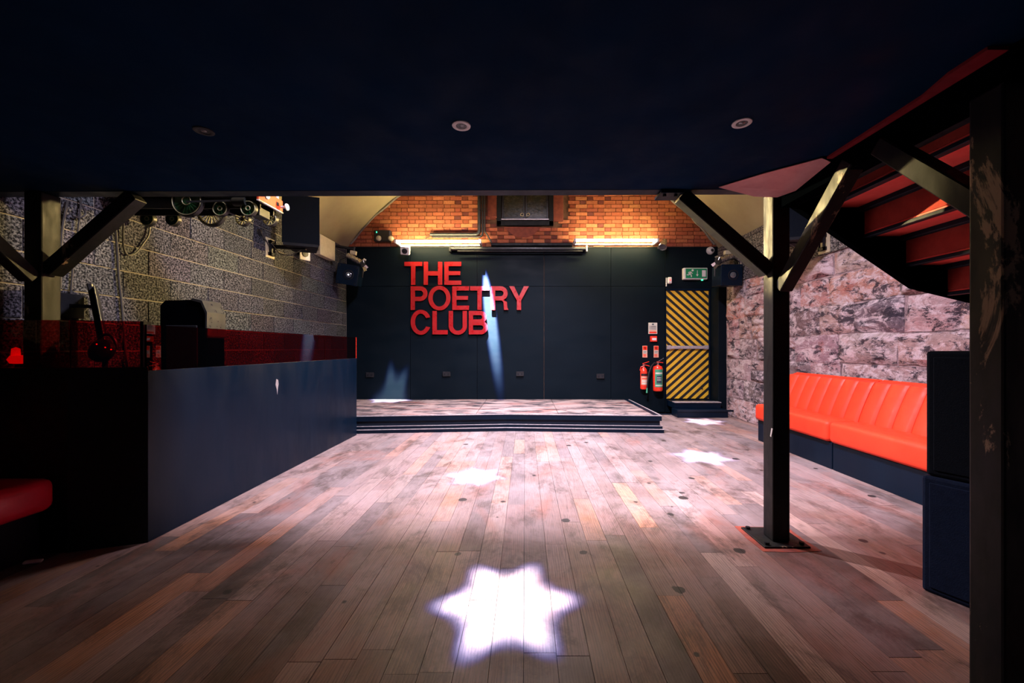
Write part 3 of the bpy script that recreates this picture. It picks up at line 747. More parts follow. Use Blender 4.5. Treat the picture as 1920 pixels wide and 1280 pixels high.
# ---- peeling salmon sheet at the column head
zs = CZ - 0.006
P0 = [Vector((1.17, 2.42, zs)), Vector((1.33, 2.23, zs + 0.001)), Vector((1.52, 2.05, zs + 0.001)), Vector((1.572, 2.06, zs - 0.015)), Vector((1.575, 2.33, zs - 0.055)), Vector((1.55, 2.46, zs - 0.045)), Vector((1.42, 2.475, zs - 0.035))]
ps = tag(G().prism([v - Vector((0, 0, 0.004)) for v in P0], (0, 0, 0.004)).obj('peeling_sheet', 'salmon'),
         'torn salmon pink sheet peeling off the soffit above the column', 'sheet')

# red paint splashed on the boards round the base plate, tape on the shaft
M['red_paint'] = paint('splashed_red_paint', (0.34, 0.060, 0.035), (0.20, 0.050, 0.040), 0.6, scale=16, lo=0.4, hi=0.6)
G().prism([(1.425, 2.395, 0.0), (1.60, 2.385, 0.0), (1.78, 2.40, 0.0), (1.77, 2.56, 0.0), (1.782, 2.73, 0.0), (1.60, 2.722, 0.0), (1.43, 2.735, 0.0), (1.415, 2.56, 0.0)], (0, 0, 0.0024)).obj('paint_border', 'red_paint', fl)
G().obox((1.5415, 2.505, 0.69), (0.003, 0.012, 0.055), Euler((0.25, 0, 0)).to_matrix()).obj('tape', 'white', c1)

# ================================================================== STAIRCASE (underside)
sc_ = thing('staircase', 'red painted open staircase seen from below, dropping right behind the columns', 'staircase', (2.2, 1.95, 0))
SY0, SY1 = 1.40, 2.50
for k in range(5):
    xk = 1.86 + 0.26 * k; zb = 2.12 - 0.18 * k
    G().box(xk, xk + 0.018, SY0, SY1, zb, zb + 0.18).obj('riser', 'red_riser_shaded', sc_)
    G().box(xk - 0.0, xk + 0.27, SY0, SY1, zb - 0.022, zb - 0.002).obj('tread', 'red_tread_lit', sc_)
    G().box(xk - 0.006, xk + 0.034, SY0, SY1, zb - 0.034, zb - 0.012, 0.003).obj('angle_bearer', 'navy_dark', sc_)
    G().box(xk + 0.215, xk + 0.258, SY0, SY1, zb - 0.052, zb - 0.022, 0.003).obj('angle_bearer', 'navy_dark', sc_)
strg = [(1.50, 2.20), (1.667, 2.36), (2.1, 2.22), (3.2, 1.46), (3.2, 1.42), (2.82, 1.505), (2.44, 1.597), (1.897, 1.968), (1.667, 2.125)]
strg = [(1.667, 2.19), (1.74, 2.34), (2.0, 2.26), (3.10, 1.62), (3.10, 1.44), (2.82, 1.505), (2.44, 1.597), (1.897, 1.968), (1.667, 2.122)]
for y_ in (SY1, SY0 - 0.045):
    G().prism([(x_, y_, z_) for x_, z_ in strg], (0, 0.045, 0)).obj('stringer', 'matt_black', sc_)
G().box(1.668, 1.845, SY0, SY1, 2.155, 2.34).obj('top_landing', 'black', sc_)
G().box(3.08, XR - 0.045, SY0 - 0.045, SY1 + 0.045, 1.40, 1.56, 0.004).obj('half_landing', 'black', sc_)

# ================================================================== DOWNLIGHTS
for (ux, uy, lab, ring) in ((382, 245, 'dark rimmed recessed downlight in the soffit over the booth side', 'black_plastic'),
                            (865, 235, 'white rimmed recessed downlight in the middle of the soffit', 'white'),
                            (1391, 230, 'white rimmed recessed downlight beside the stairwell', 'white')):
    Y = (CZ - HC) * F / (VY - uy); X = (ux - VX) / F * Y
    d = thing('downlight', lab, 'downlight', (X, Y, CZ))
    G().lathe([(0.024, 0.001), (0.024, -0.004), (0.030, -0.006), (0.040, -0.004), (0.041, 0.001)]).obj('bezel', ring, d, True, True)
    G().lathe([(0.0, -0.0022), (0.0255, -0.0028), (0.0255, 0.0)]).obj('reflector', 'black_plastic', d, True, True)
    G().lathe([(0.0, -0.0050), (0.010, -0.0040), (0.013, -0.002)]).obj('lamp', 'glass_clear', d, True, True)

# ================================================================== BENCHES
def channel_mesh(w, mat):
    nu, nv = 10, 12; V, Fc = [], []
    def front(u, v):
        bulge = 0.026 * math.sin(math.pi * u) ** 0.35
        thick = 0.075 * (1 - 0.35 * v) + bulge * (1.0 if v < 0.9 else math.cos((v - 0.9) / 0.1 * math.pi / 2) * 0.8 + 0.2)
        zz = 0.0 + 0.46 * v - (0.03 * ((v - 0.88) / 0.12) ** 2 if v > 0.88 else 0)
        xx = -(thick) + 0.16 * v ** 1.25
        if v > 0.88: xx += 0.06 * ((v - 0.88) / 0.12) ** 2
        return (xx, (u - 0.5) * w, zz)
    for j in range(nv + 1):
        for i in range(nu + 1): V.append(front(i / nu, j / nv))
    n = len(V)
    for j in range(nv + 1):
        v = j / nv
        for i in (0, nu): V.append((0.05 + 0.13 * v, (i / nu - 0.5) * w, 0.445 * v))
    for j in range(nv):
        for i in range(nu):
            a = j * (nu + 1) + i; Fc.append((a, a + 1, a + nu + 2, a + nu + 1))
        L0, L1 = n + 2 * j, n + 2 * j + 2
        Fc.append((j * (nu + 1), (j + 1) * (nu + 1), L1, L0)); Fc.append((j * (nu + 1) + nu, L0 + 1, L1 + 1, (j + 1) * (nu + 1) + nu)); Fc.append((L0, L1, L1 + 1, L0 + 1))
    Fc.append(tuple(nv * (nu + 1) + i for i in range(nu + 1)) + (n + 2 * nv + 1, n + 2 * nv))
    return G().mesh(V, Fc).data('channel', mat, True)
CH = 0.183
ch_me = channel_mesh(CH - 0.004, 'vinyl')
def seat_g(x0, x1, y0, y1):
    return G().box(x0, x1, y0, y1, 0.275, 0.485, 0.045, 4)
def bench(y0, y1, label):
    b = thing('banquette_bench', label, 'bench', (3.3, (y0 + y1) / 2, 0), group='orange banquette benches along the stone wall')
    G().box(3.075, 3.555, y0 + 0.004, y1 - 0.004, 0.0, 0.272, 0.004).obj('base', 'navy', b)
    G().box(3.095, 3.54, y0 + 0.02, y1 - 0.02, 0.268, 0.285).obj('seat_board', 'black', b)
    seat_g(3.025, 3.47, y0 + 0.002, y1 - 0.002).obj('seat', 'vinyl', b, True)
    bk = G().prism([(3.47, y0 + 0.01, 0.285), (3.55, y0 + 0.01, 0.285), (3.565, y0 + 0.01, 0.89), (3.55, y0 + 0.01, 0.89), (3.43, y0 + 0.01, 0.47)], (0, y1 - y0 - 0.02, 0)).obj('backrest', 'vinyl', b)
    n = round((y1 - y0) / CH)
    for k in range(n):
        place('channel', ch_me, bk, (3.405, y0 + (k + 0.5) * (y1 - y0) / n, 0.455))
bench(4.01, 5.29, 'orange vinyl banquette bench farther from the camera, partly behind the steel column')
bench(2.73, 4.005, 'orange vinyl banquette bench with fluted back beside the stacked speakers')
# crimson bench on the near left
b3 = thing('banquette_bench', 'crimson vinyl bench end in shadow beside the booth', 'bench', (-3.05, 1.7, 0))
G().box(-3.36, -2.865, 0.9, 2.36, 0.0, 0.272, 0.004).obj('base', 'navy', b3)
G().box(-3.32, -2.90, 0.92, 2.34, 0.268, 0.285).obj('seat_board', 'black', b3)
G().box(-3.30, -2.755, 0.9, 2.358, 0.275, 0.465, 0.05, 4).obj('seat', 'vinyl_dark', b3, True)
bk = G().box(-3.365, -3.28, 0.9, 2.35, 0.285, 0.9, 0.03, 3).obj('backrest', 'vinyl_dark', b3, True)

# ================================================================== SPEAKER STACK
ang = math.atan2(2.075 - 2.0, 2.02 - 1.875)      # the grille side turns a little towards the floor
def cab(name, label, z0, z1, mat, dx):
    o = thing(name, label, 'speaker', (2.0, 2.02, z0), (0, 0, ang))
    G().box(dx, 0.60, -0.56, -dx, 0.0, z1 - z0, 0.014, 2).obj('cabinet', mat, o, False, True)
    G().box(dx - 0.006, dx + 0.01, -0.53, -0.03 - dx, 0.03, z1 - z0 - 0.03, 0.003).obj('grille', mat, o, False, True)
    return o
cab('subwoofer', 'navy covered subwoofer standing on the floor beside the near column', 0.0, 0.580, 'carpet_navy', 0.0)
cab('loudspeaker', 'black loudspeaker cabinet stacked on the navy subwoofer', 0.582, 1.204, 'carpet_black', 0.012)

# ================================================================== DJ BOOTH
bo = thing('dj_booth', 'navy panelled booth with red perspex screens on top', 'booth', (-2.6, 3.9, 0))
BX = -2.366; BY0, BY1 = 2.507, 5.61; BT = 1.076
G().box(BX - 0.05, BX, BY0, BY1, 0.0, BT, 0.002).obj('front_panel', 'navy', bo)
lx, ly = -2.73, 2.385
A, B = Vector((BX, BY0, 0)), Vector((lx, ly, 0)); d = (B - A).normalized(); n = Vector((d.y, -d.x, 0)); n = n if n.y > 0 else -n
G().prism([A, B, Vector((XL + 0.03, ly, 0)), Vector((XL + 0.03, ly + 0.05, 0)), B + n * 0.05, A + n * 0.05 + d * 0.05], (0, 0, 1.10)).obj('side_panel', 'black', bo)
G().box(XL + 0.05, BX - 0.05, 2.66, BY1 - 0.05, 0.88, 0.938, 0.003).obj('worktop', 'black', bo)
G().box(BX - 0.05, BX, BY1 - 0.002, BY1 + 0.0, 0.0, BT).obj('end_edge', 'navy', bo)
GT = 1.387
G().prism([(BX - 0.001, 3.80, 0.925), (BX - 0.001, 3.825, 0.915), (BX - 0.001, 3.835, 0.875), (BX - 0.001, 3.822, 0.83), (BX - 0.001, 3.815, 0.775), (BX - 0.001, 3.805, 0.83), (BX - 0.001, 3.788, 0.87)], (0.0025, 0, 0)).obj('scuff', 'alu', bo)
gy0 = BY0 + 0.012
# the long screen stands a shade out of square
G().prism([(BX - 0.028, gy0, BT), (BX - 0.018, gy0, BT), (BX - 0.004, BY1 - 0.01, BT), (BX - 0.014, BY1 - 0.01, BT)], (0, 0, GT - BT - 0.02)).obj('screen', 'perspex', bo)
p0 = A + d * 0.03 + n * 0.015; p1 = B + n * 0.015
G().prism([p0 + Vector((0, 0, 1.10)), p1 + Vector((0, 0, 1.10)), p1 + n * 0.01 + Vector((0, 0, 1.10)), p0 + n * 0.01 + Vector((0, 0, 1.10))], (0, 0, GT - 1.10)).obj('screen', 'perspex', bo)
G().prism([(lx, ly + 0.012, 1.10), (XL + 0.04, ly + 0.012, 1.10), (XL + 0.04, ly + 0.022, 1.10), (lx, ly + 0.022, 1.10)], (0, 0, GT - 1.10)).obj('screen', 'perspex', bo)
G().box(BX - 0.05, BX - 0.03, BY0 + 0.0, BY0 + 0.06, BT, GT + 0.0, 0.002).obj('screen_post', 'black', bo)
G().box(BX - 0.022, BX - 0.002, BY1 - 0.012, BY1 - 0.004, BT, GT - 0.02).obj('screen_edge', 'red_gloss', bo)  # bright red strip painting the glow of the perspex edge as plain colour
# worktop bits
hc = thing('hooded_case', 'black hooded equipment case standing in the booth behind the red screen', 'case', (-2.73, 3.27, 0.94))
prof = [(-2.92, 0.94), (-2.55, 0.94), (-2.55, 1.50), (-2.585, 1.585), (-2.65, 1.605), (-2.88, 1.60), (-2.92, 1.56)]
G().prism([(x_, 3.20, z_) for x_, z_ in prof], (0, 0.18, 0)).obj('body', 'matt_black', hc)
G().prism([(-2.553, 3.19, 1.30), (-2.540, 3.19, 1.30), (-2.540, 3.19, 1.505), (-2.58, 3.19, 1.598), (-2.66, 3.19, 1.618), (-2.665, 3.19, 1.600), (-2.59, 3.19, 1.58), (-2.553, 3.19, 1.495)], (0, 0.20, 0)).obj('hood', 'steel_pipe', hc)
G().box(-2.87, -2.62, 3.188, 3.20, 1.02, 1.40, 0.004).obj('front_plate', 'black', hc)
mo = thing('monitor', 'thin black monitor on a wall arm, seen edge on over the booth', 'monitor', (-3.2, 2.9, 1.3))
rot = (Matrix.Rotation(math.radians(44), 3, 'Z') @ Matrix.Rotation(math.radians(-8), 3, 'Y'))
G().obox(W(183, 590, 2.95), (0.03, 0.40, 0.42), rot, 0.006).obj('screen', 'black_plastic', mo)
G().obox(W(190, 592, 2.92) , (0.008, 0.385, 0.40), rot, 0.002).obj('screen_rim', 'steel_pipe', mo)
G().bar(W(110, 572, 2.95), W(178, 575, 2.95), 0.025, 0.025).obj('arm', 'black', mo)
G().box(XL + 0.012, XL + 0.04, 2.86, 3.04, 1.44, 1.62, 0.003).obj('wall_plate', 'black', mo)
G().bar((XL + 0.02, 2.95, 1.53), W(125, 572, 2.95), 0.025, 0.025).obj('arm', 'black', mo)
kn = thing('headphones', 'black headphones with small red lights lying behind the booth screen', 'headphones', (-2.95, 2.78, 1.1))
hx = W(192, 657, 2.70)
G().lathe([(0.0, 0.04), (0.05, 0.036), (0.075, 0.02), (0.08, 0.0), (0.075, -0.02), (0.05, -0.036), (0, -0.04)], Matrix.Translation(hx) @ Matrix.Rotation(1.3, 4, 'X')).obj('ear_cup', 'black_plastic', kn, True)
G().tube([hx + Vector((0.07 * math.cos(t), 0.03, 0.10 * math.sin(t) + 0.01)) for t in [math.pi * i / 12 for i in range(13)]], 0.010, 8).obj('headband', 'black_plastic', kn, True)
for ux, uy in ((182, 645), (198, 651), (209, 655)):
    p = W(ux, uy, 2.61); G().lathe([(0, 0.004), (0.004, 0), (0, -0.004)], Matrix.Translation(p)).obj('indicator', 'led_red', kn, True)
sv = hx - Vector((0, 0, 0.075)); G().cyl((sv.x, sv.y + 0.02, 0.94), (sv.x, sv.y + 0.02, sv.z + 0.01), 0.015, seg=10).obj('stand', 'black', kn)
rl = thing('red_glow', 'unidentified red shape by the left wall, built as a glowing body in the booth', 'lamp', (-3.2, 2.5, 0.94))
p = W(8, 672, 2.44)  # stand-in for an unidentified red shape; its glow is added, no known lamp
G().lathe([(0, 0.035), (0.04, 0.03), (0.052, 0.0), (0.04, -0.03), (0, -0.035)], Matrix.Translation(p + Vector((0, 0.08, -0.008))) @ Matrix.Scale(0.8, 4, (0, 0, 1))).obj('glow_head', 'glow_red', rl, True)
G().lathe([(0, 0.04), (0.018, 0.03), (0.022, -0.03), (0, -0.04)], Matrix.Translation(p + Vector((-0.025, 0.08, 0.03)))).obj('glow_stem', 'glow_red', rl, True)
G().cyl((p.x, p.y + 0.08, 0.94), (p.x, p.y + 0.08, p.z - 0.03), 0.02, seg=10).obj('stand', 'black', rl)

# ================================================================== LEFT WALL: locomotive, speaker, boxes, cables
lo = thing('model_locomotive', 'large green model steam locomotive with orange buffer beam hung by the block wall', 'model train', (-2.65, 3.33, 2.27))
YN, YF_ = 3.20, 3.455
def wheel(cx, y, cz, r, kind):
    s = -1 if y < 3.3 else 1
    rim = G(); mt = Matrix.Translation((cx, y, cz)) @ Matrix.Rotation(math.pi / 2, 4, 'X')
    rim.lathe([(r * 0.86, -0.012), (r * 1.06, -0.014), (r * 1.06, -0.006), (r, 0.014), (r * 0.86, 0.012), (r * 0.86, -0.012)], mt, 32)
    w = rim.obj('wheel', 'loco_black', lo, True)
    ln_ = [(cx + r * 0.93 * math.cos(t), y - 0.015, cz + r * 0.93 * math.sin(t)) for t in [2 * math.pi * i / 32 for i in range(32)]]
    G().tube(ln_, 0.0035, 6, True).obj('lining', 'loco_cream', w, True)
    if kind == 'disc': G().lathe([(0, 0.004), (r * 0.87, 0.004), (r * 0.87, -0.004), (0, -0.004)], mt, 32).obj('disc', 'loco_green', w)
    sp = G(); ns = 20 if r > 0.1 else 10
    for k in range(ns):
        t = 2 * math.pi * k / ns; c, s_ = math.cos(t), math.sin(t)
        sp.bar((cx + c * r * 0.18, y - 0.004, cz + s_ * r * 0.18), (cx + c * r * 0.88, y - 0.004, cz + s_ * r * 0.88), 0.006, 0.008, (0, 1, 0))
    sp.obj('spokes', 'loco_green' if kind != 'cream' else 'loco_cream', w)
    hb = [(cx + r * 0.28 * math.cos(t), y - 0.014, cz + r * 0.28 * math.sin(t)) for t in [2 * math.pi * i / 20 for i in range(20)]]
    G().tube(hb, 0.004, 6, True).obj('hub_ring', 'loco_cream', w, True)
    G().cyl((cx, y + 0.01, cz), (cx, y - 0.014, cz), r * 0.2, seg=14).obj('hub', 'loco_green', w)
zb = 2.272
def LX(p, Y): return (p - VX) / F * Y
for ux, r, k in ((352, 0.122, 'disc'), (414.5, 0.058, 'disc'), (467, 0.060, 'disc')): wheel(LX(ux, YN), YN, zb + r, r, k)
for ux, r, k in ((278, 0.060, 'disc'), (325, 0.058, 'disc'), (397, 0.122, 'cream'), (456, 0.058, 'cream'), (507, 0.060, 'cream')): wheel(LX(ux, YF_), YF_, zb + r, r, k)
xa, xb = LX(262, YF_), LX(489, YN)
G().box(xa, xb - 0.03, YN + 0.035, YN + 0.05, zb + 0.075, zb + 0.16, 0.003).obj('frame_plate', 'loco_black', lo)
G().box(xa, xb - 0.03, YF_ - 0.05, YF_ - 0.035, zb + 0.075, zb + 0.16, 0.003).obj('frame_plate', 'loco_black', lo)
G().box(xa, xb - 0.03, YN - 0.03, YF_ + 0.03, zb + 0.165, zb + 0.18, 0.003).obj('running_board', 'loco_black', lo)
for ux in (352, 414.5, 467): G().cyl((LX(ux, YN), YN + 0.01, zb + (0.122 if ux == 352 else 0.06)), (LX(ux, YN), YF_ - 0.01, zb + (0.122 if ux == 352 else 0.06)), 0.010, seg=10).obj('axle', 'loco_black', lo)
G().cyl((LX(300, YN), 3.33, zb + 0.30), (xb - 0.06, 3.33, zb + 0.30), 0.115, seg=28).obj('boiler', 'loco_green', lo, True)
G().cyl((xb - 0.16, 3.33, zb + 0.30), (xb - 0.05, 3.33, zb + 0.30), 0.118, seg=28).obj('smokebox', 'loco_black', lo, True)
G().cyl((xb - 0.12, 3.33, zb + 0.40), (xb - 0.12, 3.33, zb + 0.50), 0.035, 0.042, seg=20).obj('chimney', 'loco_black', lo, True)
G().lathe([(0.05, 0), (0.05, 0.03), (0.035, 0.055), (0, 0.062)], Matrix.Translation((LX(370, YN), 3.33, zb + 0.40)), 20).obj('dome', 'loco_green', lo, True)
G().box(xa + 0.02, LX(325, YN), YN, YF_, zb + 0.18, zb + 0.46, 0.006).obj('cab', 'loco_green', lo)
G().box(xa, LX(325, YN) + 0.03, YN - 0.015, YF_ + 0.015, zb + 0.46, zb + 0.475, 0.004).obj('cab_roof', 'loco_black', lo)
for yy in (YN - 0.005, YF_ + 0.005):
    G().cyl((xb - 0.21, yy, zb + 0.115), (xb - 0.11, yy, zb + 0.115), 0.034, seg=18).obj('cylinder', 'loco_black', lo, True)
    G().bar((LX(355, YN), yy - 0.025, zb + 0.105), (xb - 0.2, yy - 0.025, zb + 0.115), 0.010, 0.014).obj('connecting_rod', 'steel_pipe', lo)
G().box(xb - 0.14, xb - 0.05, YN + 0.06, YF_ - 0.06, zb + 0.03, zb + 0.10, 0.004).obj('bogie_frame', 'loco_black', lo)
bbm = G().box(xb - 0.014, xb + 0.004, YN - 0.03, YF_ + 0.03, zb + 0.125, zb + 0.225, 0.002).obj('buffer_beam', 'loco_orange', lo)
G().box(xb - 0.012, xb + 0.006, YN - 0.033, YF_ + 0.033, zb + 0.118, zb + 0.126).obj('beam_lining', 'white', bbm)
for yy, hh in ((YN + 0.06, 0.02), (YF_ - 0.045, 0.022)):
    G().box(xb + 0.004, xb + 0.008, yy - 0.014, yy + 0.014, zb + 0.160, zb + 0.160 + hh * 1.3, 0.001).obj('coupling_plate', 'loco_black', bbm)
for yy in (YN - 0.005, YF_ + 0.005):
    bf = G().lathe([(0.010, 0.0), (0.010, 0.045), (0.030, 0.048), (0.028, 0.056), (0.0, 0.060)], Matrix.Translation((xb + 0.004, yy, zb + 0.165)) @ Matrix.Rotation(math.pi / 2, 4, 'Y'), 20).obj('buffer', 'white', bbm, True)
G().lathe([(0, 0), (0.014, 0.0), (0.012, 0.04), (0.006, 0.05), (0, 0.05)], Matrix.Translation((xb - 0.01, YF_ - 0.03, zb + 0.225)), 12).obj('lamp', 'white', bbm, True)
for yy in (3.27, 3.39):
    G().box(XL - 0.0, xb - 0.5, yy - 0.012, yy + 0.012, zb + 0.135, zb + 0.163).obj('wall_bracket', 'black', lo)

def hung_speaker(side, label, yb, zb_, wall, rotz):
    s = 1 if side == 'l' else -1
    o = thing('hanging_loudspeaker', label, 'speaker', (wall, yb, zb_))
    G().box(wall, wall + s * 0.012, yb - 0.09, yb + 0.09, zb_ - 0.13, zb_ + 0.13, 0.002).obj('backing_plate', 'beige', o)
    br = G(); br.box(wall + s * 0.012, wall + s * 0.05, yb - 0.05, yb + 0.05, zb_ - 0.10, zb_ - 0.06); br.box(wall + s * 0.012, wall + s * 0.05, yb - 0.05, yb + 0.05, zb_ + 0.06, zb_ + 0.10)
    br.box(wall + s * 0.03, wall + s * 0.05, yb - 0.05, yb - 0.03, zb_ - 0.1, zb_ + 0.1); br.box(wall + s * 0.03, wall + s * 0.05, yb + 0.03, yb + 0.05, zb_ - 0.1, zb_ + 0.1)
    br.obj('bracket', 'black', o)
    G().bar((wall + s * 0.04, yb, zb_ + 0.02), (wall + s * 0.48, yb, zb_ - 0.0), 0.045, 0.045).obj('arm', 'black', o)
    R = Matrix.Rotation(rotz, 3, 'Z')
    c = Vector((wall + s * 0.415, yb + 0.05, zb_ + 0.335))
    cbn = G()
    t = [(-0.215, -0.18), (0.215, -0.18), (0.15, 0.20), (-0.15, 0.20)]
    cbn.prism([c + R @ Vector((x_, y_, -0.30)) for x_, y_ in t], (0, 0, 0.62)); cb_ = cbn.obj('cabinet', 'carpet_black', o)
    G().prism([c + R @ Vector((x_ * 0.94, y_, -0.335)) for x_, y_ in t], (0, 0, 0.034)).obj('underside', 'black', cb_)
    G().tube([Vector((wall + s * 0.05, yb - 0.03, zb_ + 0.05)), Vector((wall + s * 0.16, yb - 0.03, zb_ - 0.09)), Vector((wall + s * 0.30, yb - 0.02, zb_ - 0.10)), Vector((wall + s * 0.42, yb, zb_ - 0.02))], 0.006, 6).obj('speaker_cable', 'cable', o, True)
hung_speaker('l', 'black loudspeaker hung on a wall arm beside the locomotive', 5.30, 2.54, XL - 0.0, math.radians(22))
hung_speaker('r', 'black loudspeaker on the stone wall arm, mostly hidden behind the steel column', 4.86, 2.50, XR - 0.022, math.radians(-20))

jb = thing('junction_box', 'beige electrical junction box near the corner of the block wall', 'junction box', (XL, 6.2, 2.9))
wy = lambda p: -XL * F / (VX - p)
def wz(p, y): return HC + (VY - p) / F * y
G().box(XL, XL + 0.10, 6.42, 6.92, 2.72, 3.05, 0.006).obj('box_body', 'beige', jb)
G().box(XL, XL + 0.09, 6.20, 6.40, 2.78, 3.06, 0.004).obj('breaker_housing', 'black_plastic', jb)
for k in range(4): G().box(XL + 0.02, XL + 0.06, 6.192, 6.20, 2.83 + 0.05 * k, 2.86 + 0.05 * k).obj('switch', 'red_gloss' if k == 1 else 'beige', jb)
G().box(XL, XL + 0.02, 6.42, 6.92, 3.05, 3.09).obj('trunking', 'beige', jb)
wh = thing('wall_sounder', 'white square wall sounder with round grey face under the hung loudspeaker', 'sounder', (XL, 5.95, 2.65))
G().obox((XL + 0.11, 5.95, 2.62), (0.018, 0.16, 0.19), Euler((0, 0, -0.5)).to_matrix(), 0.004).obj('plate', 'white', wh)
G().lathe([(0, 0.012), (0.045, 0.010), (0.05, 0.0)], Matrix.Translation((XL + 0.119, 5.944, 2.62)) @ Matrix.Rotation(-0.5, 4, 'Z') @ Matrix.Rotation(math.pi / 2, 4, 'Y')).obj('face', 'steel_pipe', wh, True)
G().box(XL, XL + 0.11, 5.94, 5.96, 2.60, 2.64).obj('mount', 'black_plastic', wh)

def wall_cable(label, pts, r=0.007):
    ps_ = []
    for (ux, uy) in pts:
        y = -(XL + 0.025) * F / (VX - ux); ps_.append((XL + 0.025, y, HC + (VY - uy) / F * y))
    # smooth
    sm = []
    for i in range(len(ps_) - 1):
        p_1 = Vector(ps_[max(i - 1, 0)]); p0_ = Vector(ps_[i]); p1_ = Vector(ps_[i + 1]); p2_ = Vector(ps_[min(i + 2, len(ps_) - 1)])
        for k in range(6):
            t = k / 6; sm.append(0.5 * ((2 * p0_) + (p1_ - p_1) * t + (2 * p_1 - 5 * p0_ + 4 * p1_ - p2_) * t * t + (3 * p0_ - p_1 - 3 * p1_ + p2_) * t ** 3))
    sm.append(Vector(ps_[-1]))
    return tag(G().tube(sm, r, 6).obj('wall_cable', 'cable', None, True), label, 'cable')
wall_cable('thick cable pair falling straight down the block wall behind the booth', [(214, 405), (219, 455), (223, 520), (229, 575), (236, 660), (242, 700)], 0.009)
wall_cable('loose cable looping across the block wall under the locomotive', [(232, 400), (231, 440), (232, 465), (240, 478), (255, 474), (270, 455), (279, 440), (282, 418)], 0.007)
wall_cable('thin cable dropping beside the monitor on the block wall', [(152, 372), (147, 430), (140, 470), (137, 500), (134, 540), (132, 600), (140, 640)], 0.006)
wall_cable('short hooked cable high on the block wall by the left column', [(150, 380), (158, 392), (160, 402), (150, 408), (136, 404)], 0.006)
wall_cable('dark cable hanging close to the left column', [(127, 376), (122, 400), (117, 430), (114, 470), (113, 540)], 0.008)
ws = thing('wall_hook', 'small dark hook with a cord on the block wall under the locomotive front', 'hook', (XL, 5.2, 2.77))
p = Vector((XL + 0.02, -(XL + 0.02) * F / (VX - 489), 0)); p.z = wz(435, p.y)
G().lathe([(0, 0.02), (0.04, 0.012), (0.045, 0)], Matrix.Translation((XL, p.y, p.z)) @ Matrix.Rotation(math.pi / 2, 4, 'Y')).obj('rose', 'black_plastic', ws, True)
G().tube([(XL + 0.02, p.y, p.z), (XL + 0.02, p.y + 0.12, p.z - 0.09), (XL + 0.02, p.y + 0.2, p.z - 0.18)], 0.006, 6).obj('cord', 'cable', ws)

# ================================================================== SCANNER LIGHTS
def scanner(label, c, rot, s, wallx):
    o = thing('effect_light', label, 'stage light', c, rot)
    k = G().box(-0.17, 0.17, -0.16, 0.20, -0.17, 0.17, 0.008, 1).obj('housing', 'navy', o, False, True)
    G().box(-0.175, 0.175, -0.172, -0.158, -0.175, 0.175, 0.006).obj('front_plate', 'navy', o, False, True)
    my = Matrix.Translation((0.02, -0.172, 0.0)) @ Matrix.Rotation(math.pi / 2, 4, 'X')
    G().lathe([(0.085, 0.0), (0.085, 0.006), (0.070, 0.008), (0.066, -0.03)], my).obj('lens_ring', 'black', o, True, True)
    G().lathe([(0.0, 0.010), (0.03, 0.006), (0.06, -0.004), (0.066, -0.012)], my).obj('lens', 'glass_clear', o, True, True)
    G().lathe([(0, 0.022), (0.012, 0.016), (0.014, 0.008)], my).obj('lens_highlight', 'lens_glint' if s < 0 else 'glass_clear', o, True, True)
    for xx, zz in ((-0.14, -0.14), (0.14, -0.14), (-0.14, 0.14), (0.14, 0.14)):
        G().cyl((xx, -0.18, zz), (xx, -0.170, zz), 0.014, seg=10).obj('screw', 'black', o, False, True)
    yk = G(); yk.tube([(-0.20, 0.02, 0.0), (-0.20, 0.02, 0.24), (-0.12, 0.02, 0.29), (0.12, 0.02, 0.29), (0.20, 0.02, 0.24), (0.20, 0.02, 0.0)], 0.014, 8)
    yk.obj('yoke', 'steel_pipe', o, True, True)
    cl = G(); cl.cyl((0.06 * s, -0.10, 0.33), (-0.20 * s, -0.14, 0.24), 0.045, 0.05, 18)
    cl.obj('pin_spot', 'chrome', o, True, True)
    G().cyl((-0.20 * s, -0.14, 0.24), (-0.235 * s, -0.146, 0.228), 0.062, 0.066, 18).obj('pin_spot_rim', 'steel_pipe', o, True, True)
    for t in range(4):
        a_ = t * math.pi / 2 + 0.4
        cpt = Vector((-0.235 * s, -0.146, 0.228)); v1 = Vector((0.25 * s, 0.0, 0.96)).normalized(); v2 = Vector((0, 1, 0))
        dv = v1 * math.cos(a_) + v2 * math.sin(a_)
        G().bar(cpt + dv * 0.06, cpt + dv * 0.115 + Vector((-0.03 * s, 0, -0.01)), 0.05, 0.006, (0, 1, 0)).obj('barn_door', 'chrome', o, False, True)
    G().cyl((0.0, 0.02, 0.29), (0.0, 0.02, 0.50), 0.02, seg=12).obj('hanger', 'steel_pipe', o, True, True)
    G().box(-0.05, 0.05, -0.02, 0.06, 0.36, 0.43, 0.006).obj('clamp', 'beige', o, False, True)
    G().cyl((0, 0.02, 0.46), (wallx, 0.02, 0.46), 0.024, seg=12).obj('wall_pipe', 'black', o, True, True)
    for t in range(3):
        G().tube([(0.16 * -s * -1 + 0.0, 0.05 + 0.03 * t, 0.30), (0.21 * s, 0.05 + 0.04 * t, 0.12 - 0.05 * t), (0.24 * s, 0.06 + 0.03 * t, -0.06), (0.18 * s, 0.1, -0.12 + 0.04 * t)], 0.010, 6).obj('lead', 'cable', o, True, True)
    return o
scanner('black square effect light with pin spot in the corner over the booth', (-3.09, 7.05, 2.50), (math.radians(6), math.radians(9), math.radians(10)), -1, -0.30)
scanner('black square effect light with pin spot above the striped door', (3.43, 6.80, 2.44), (math.radians(4), 0, math.radians(-2)), 1, 0.22)

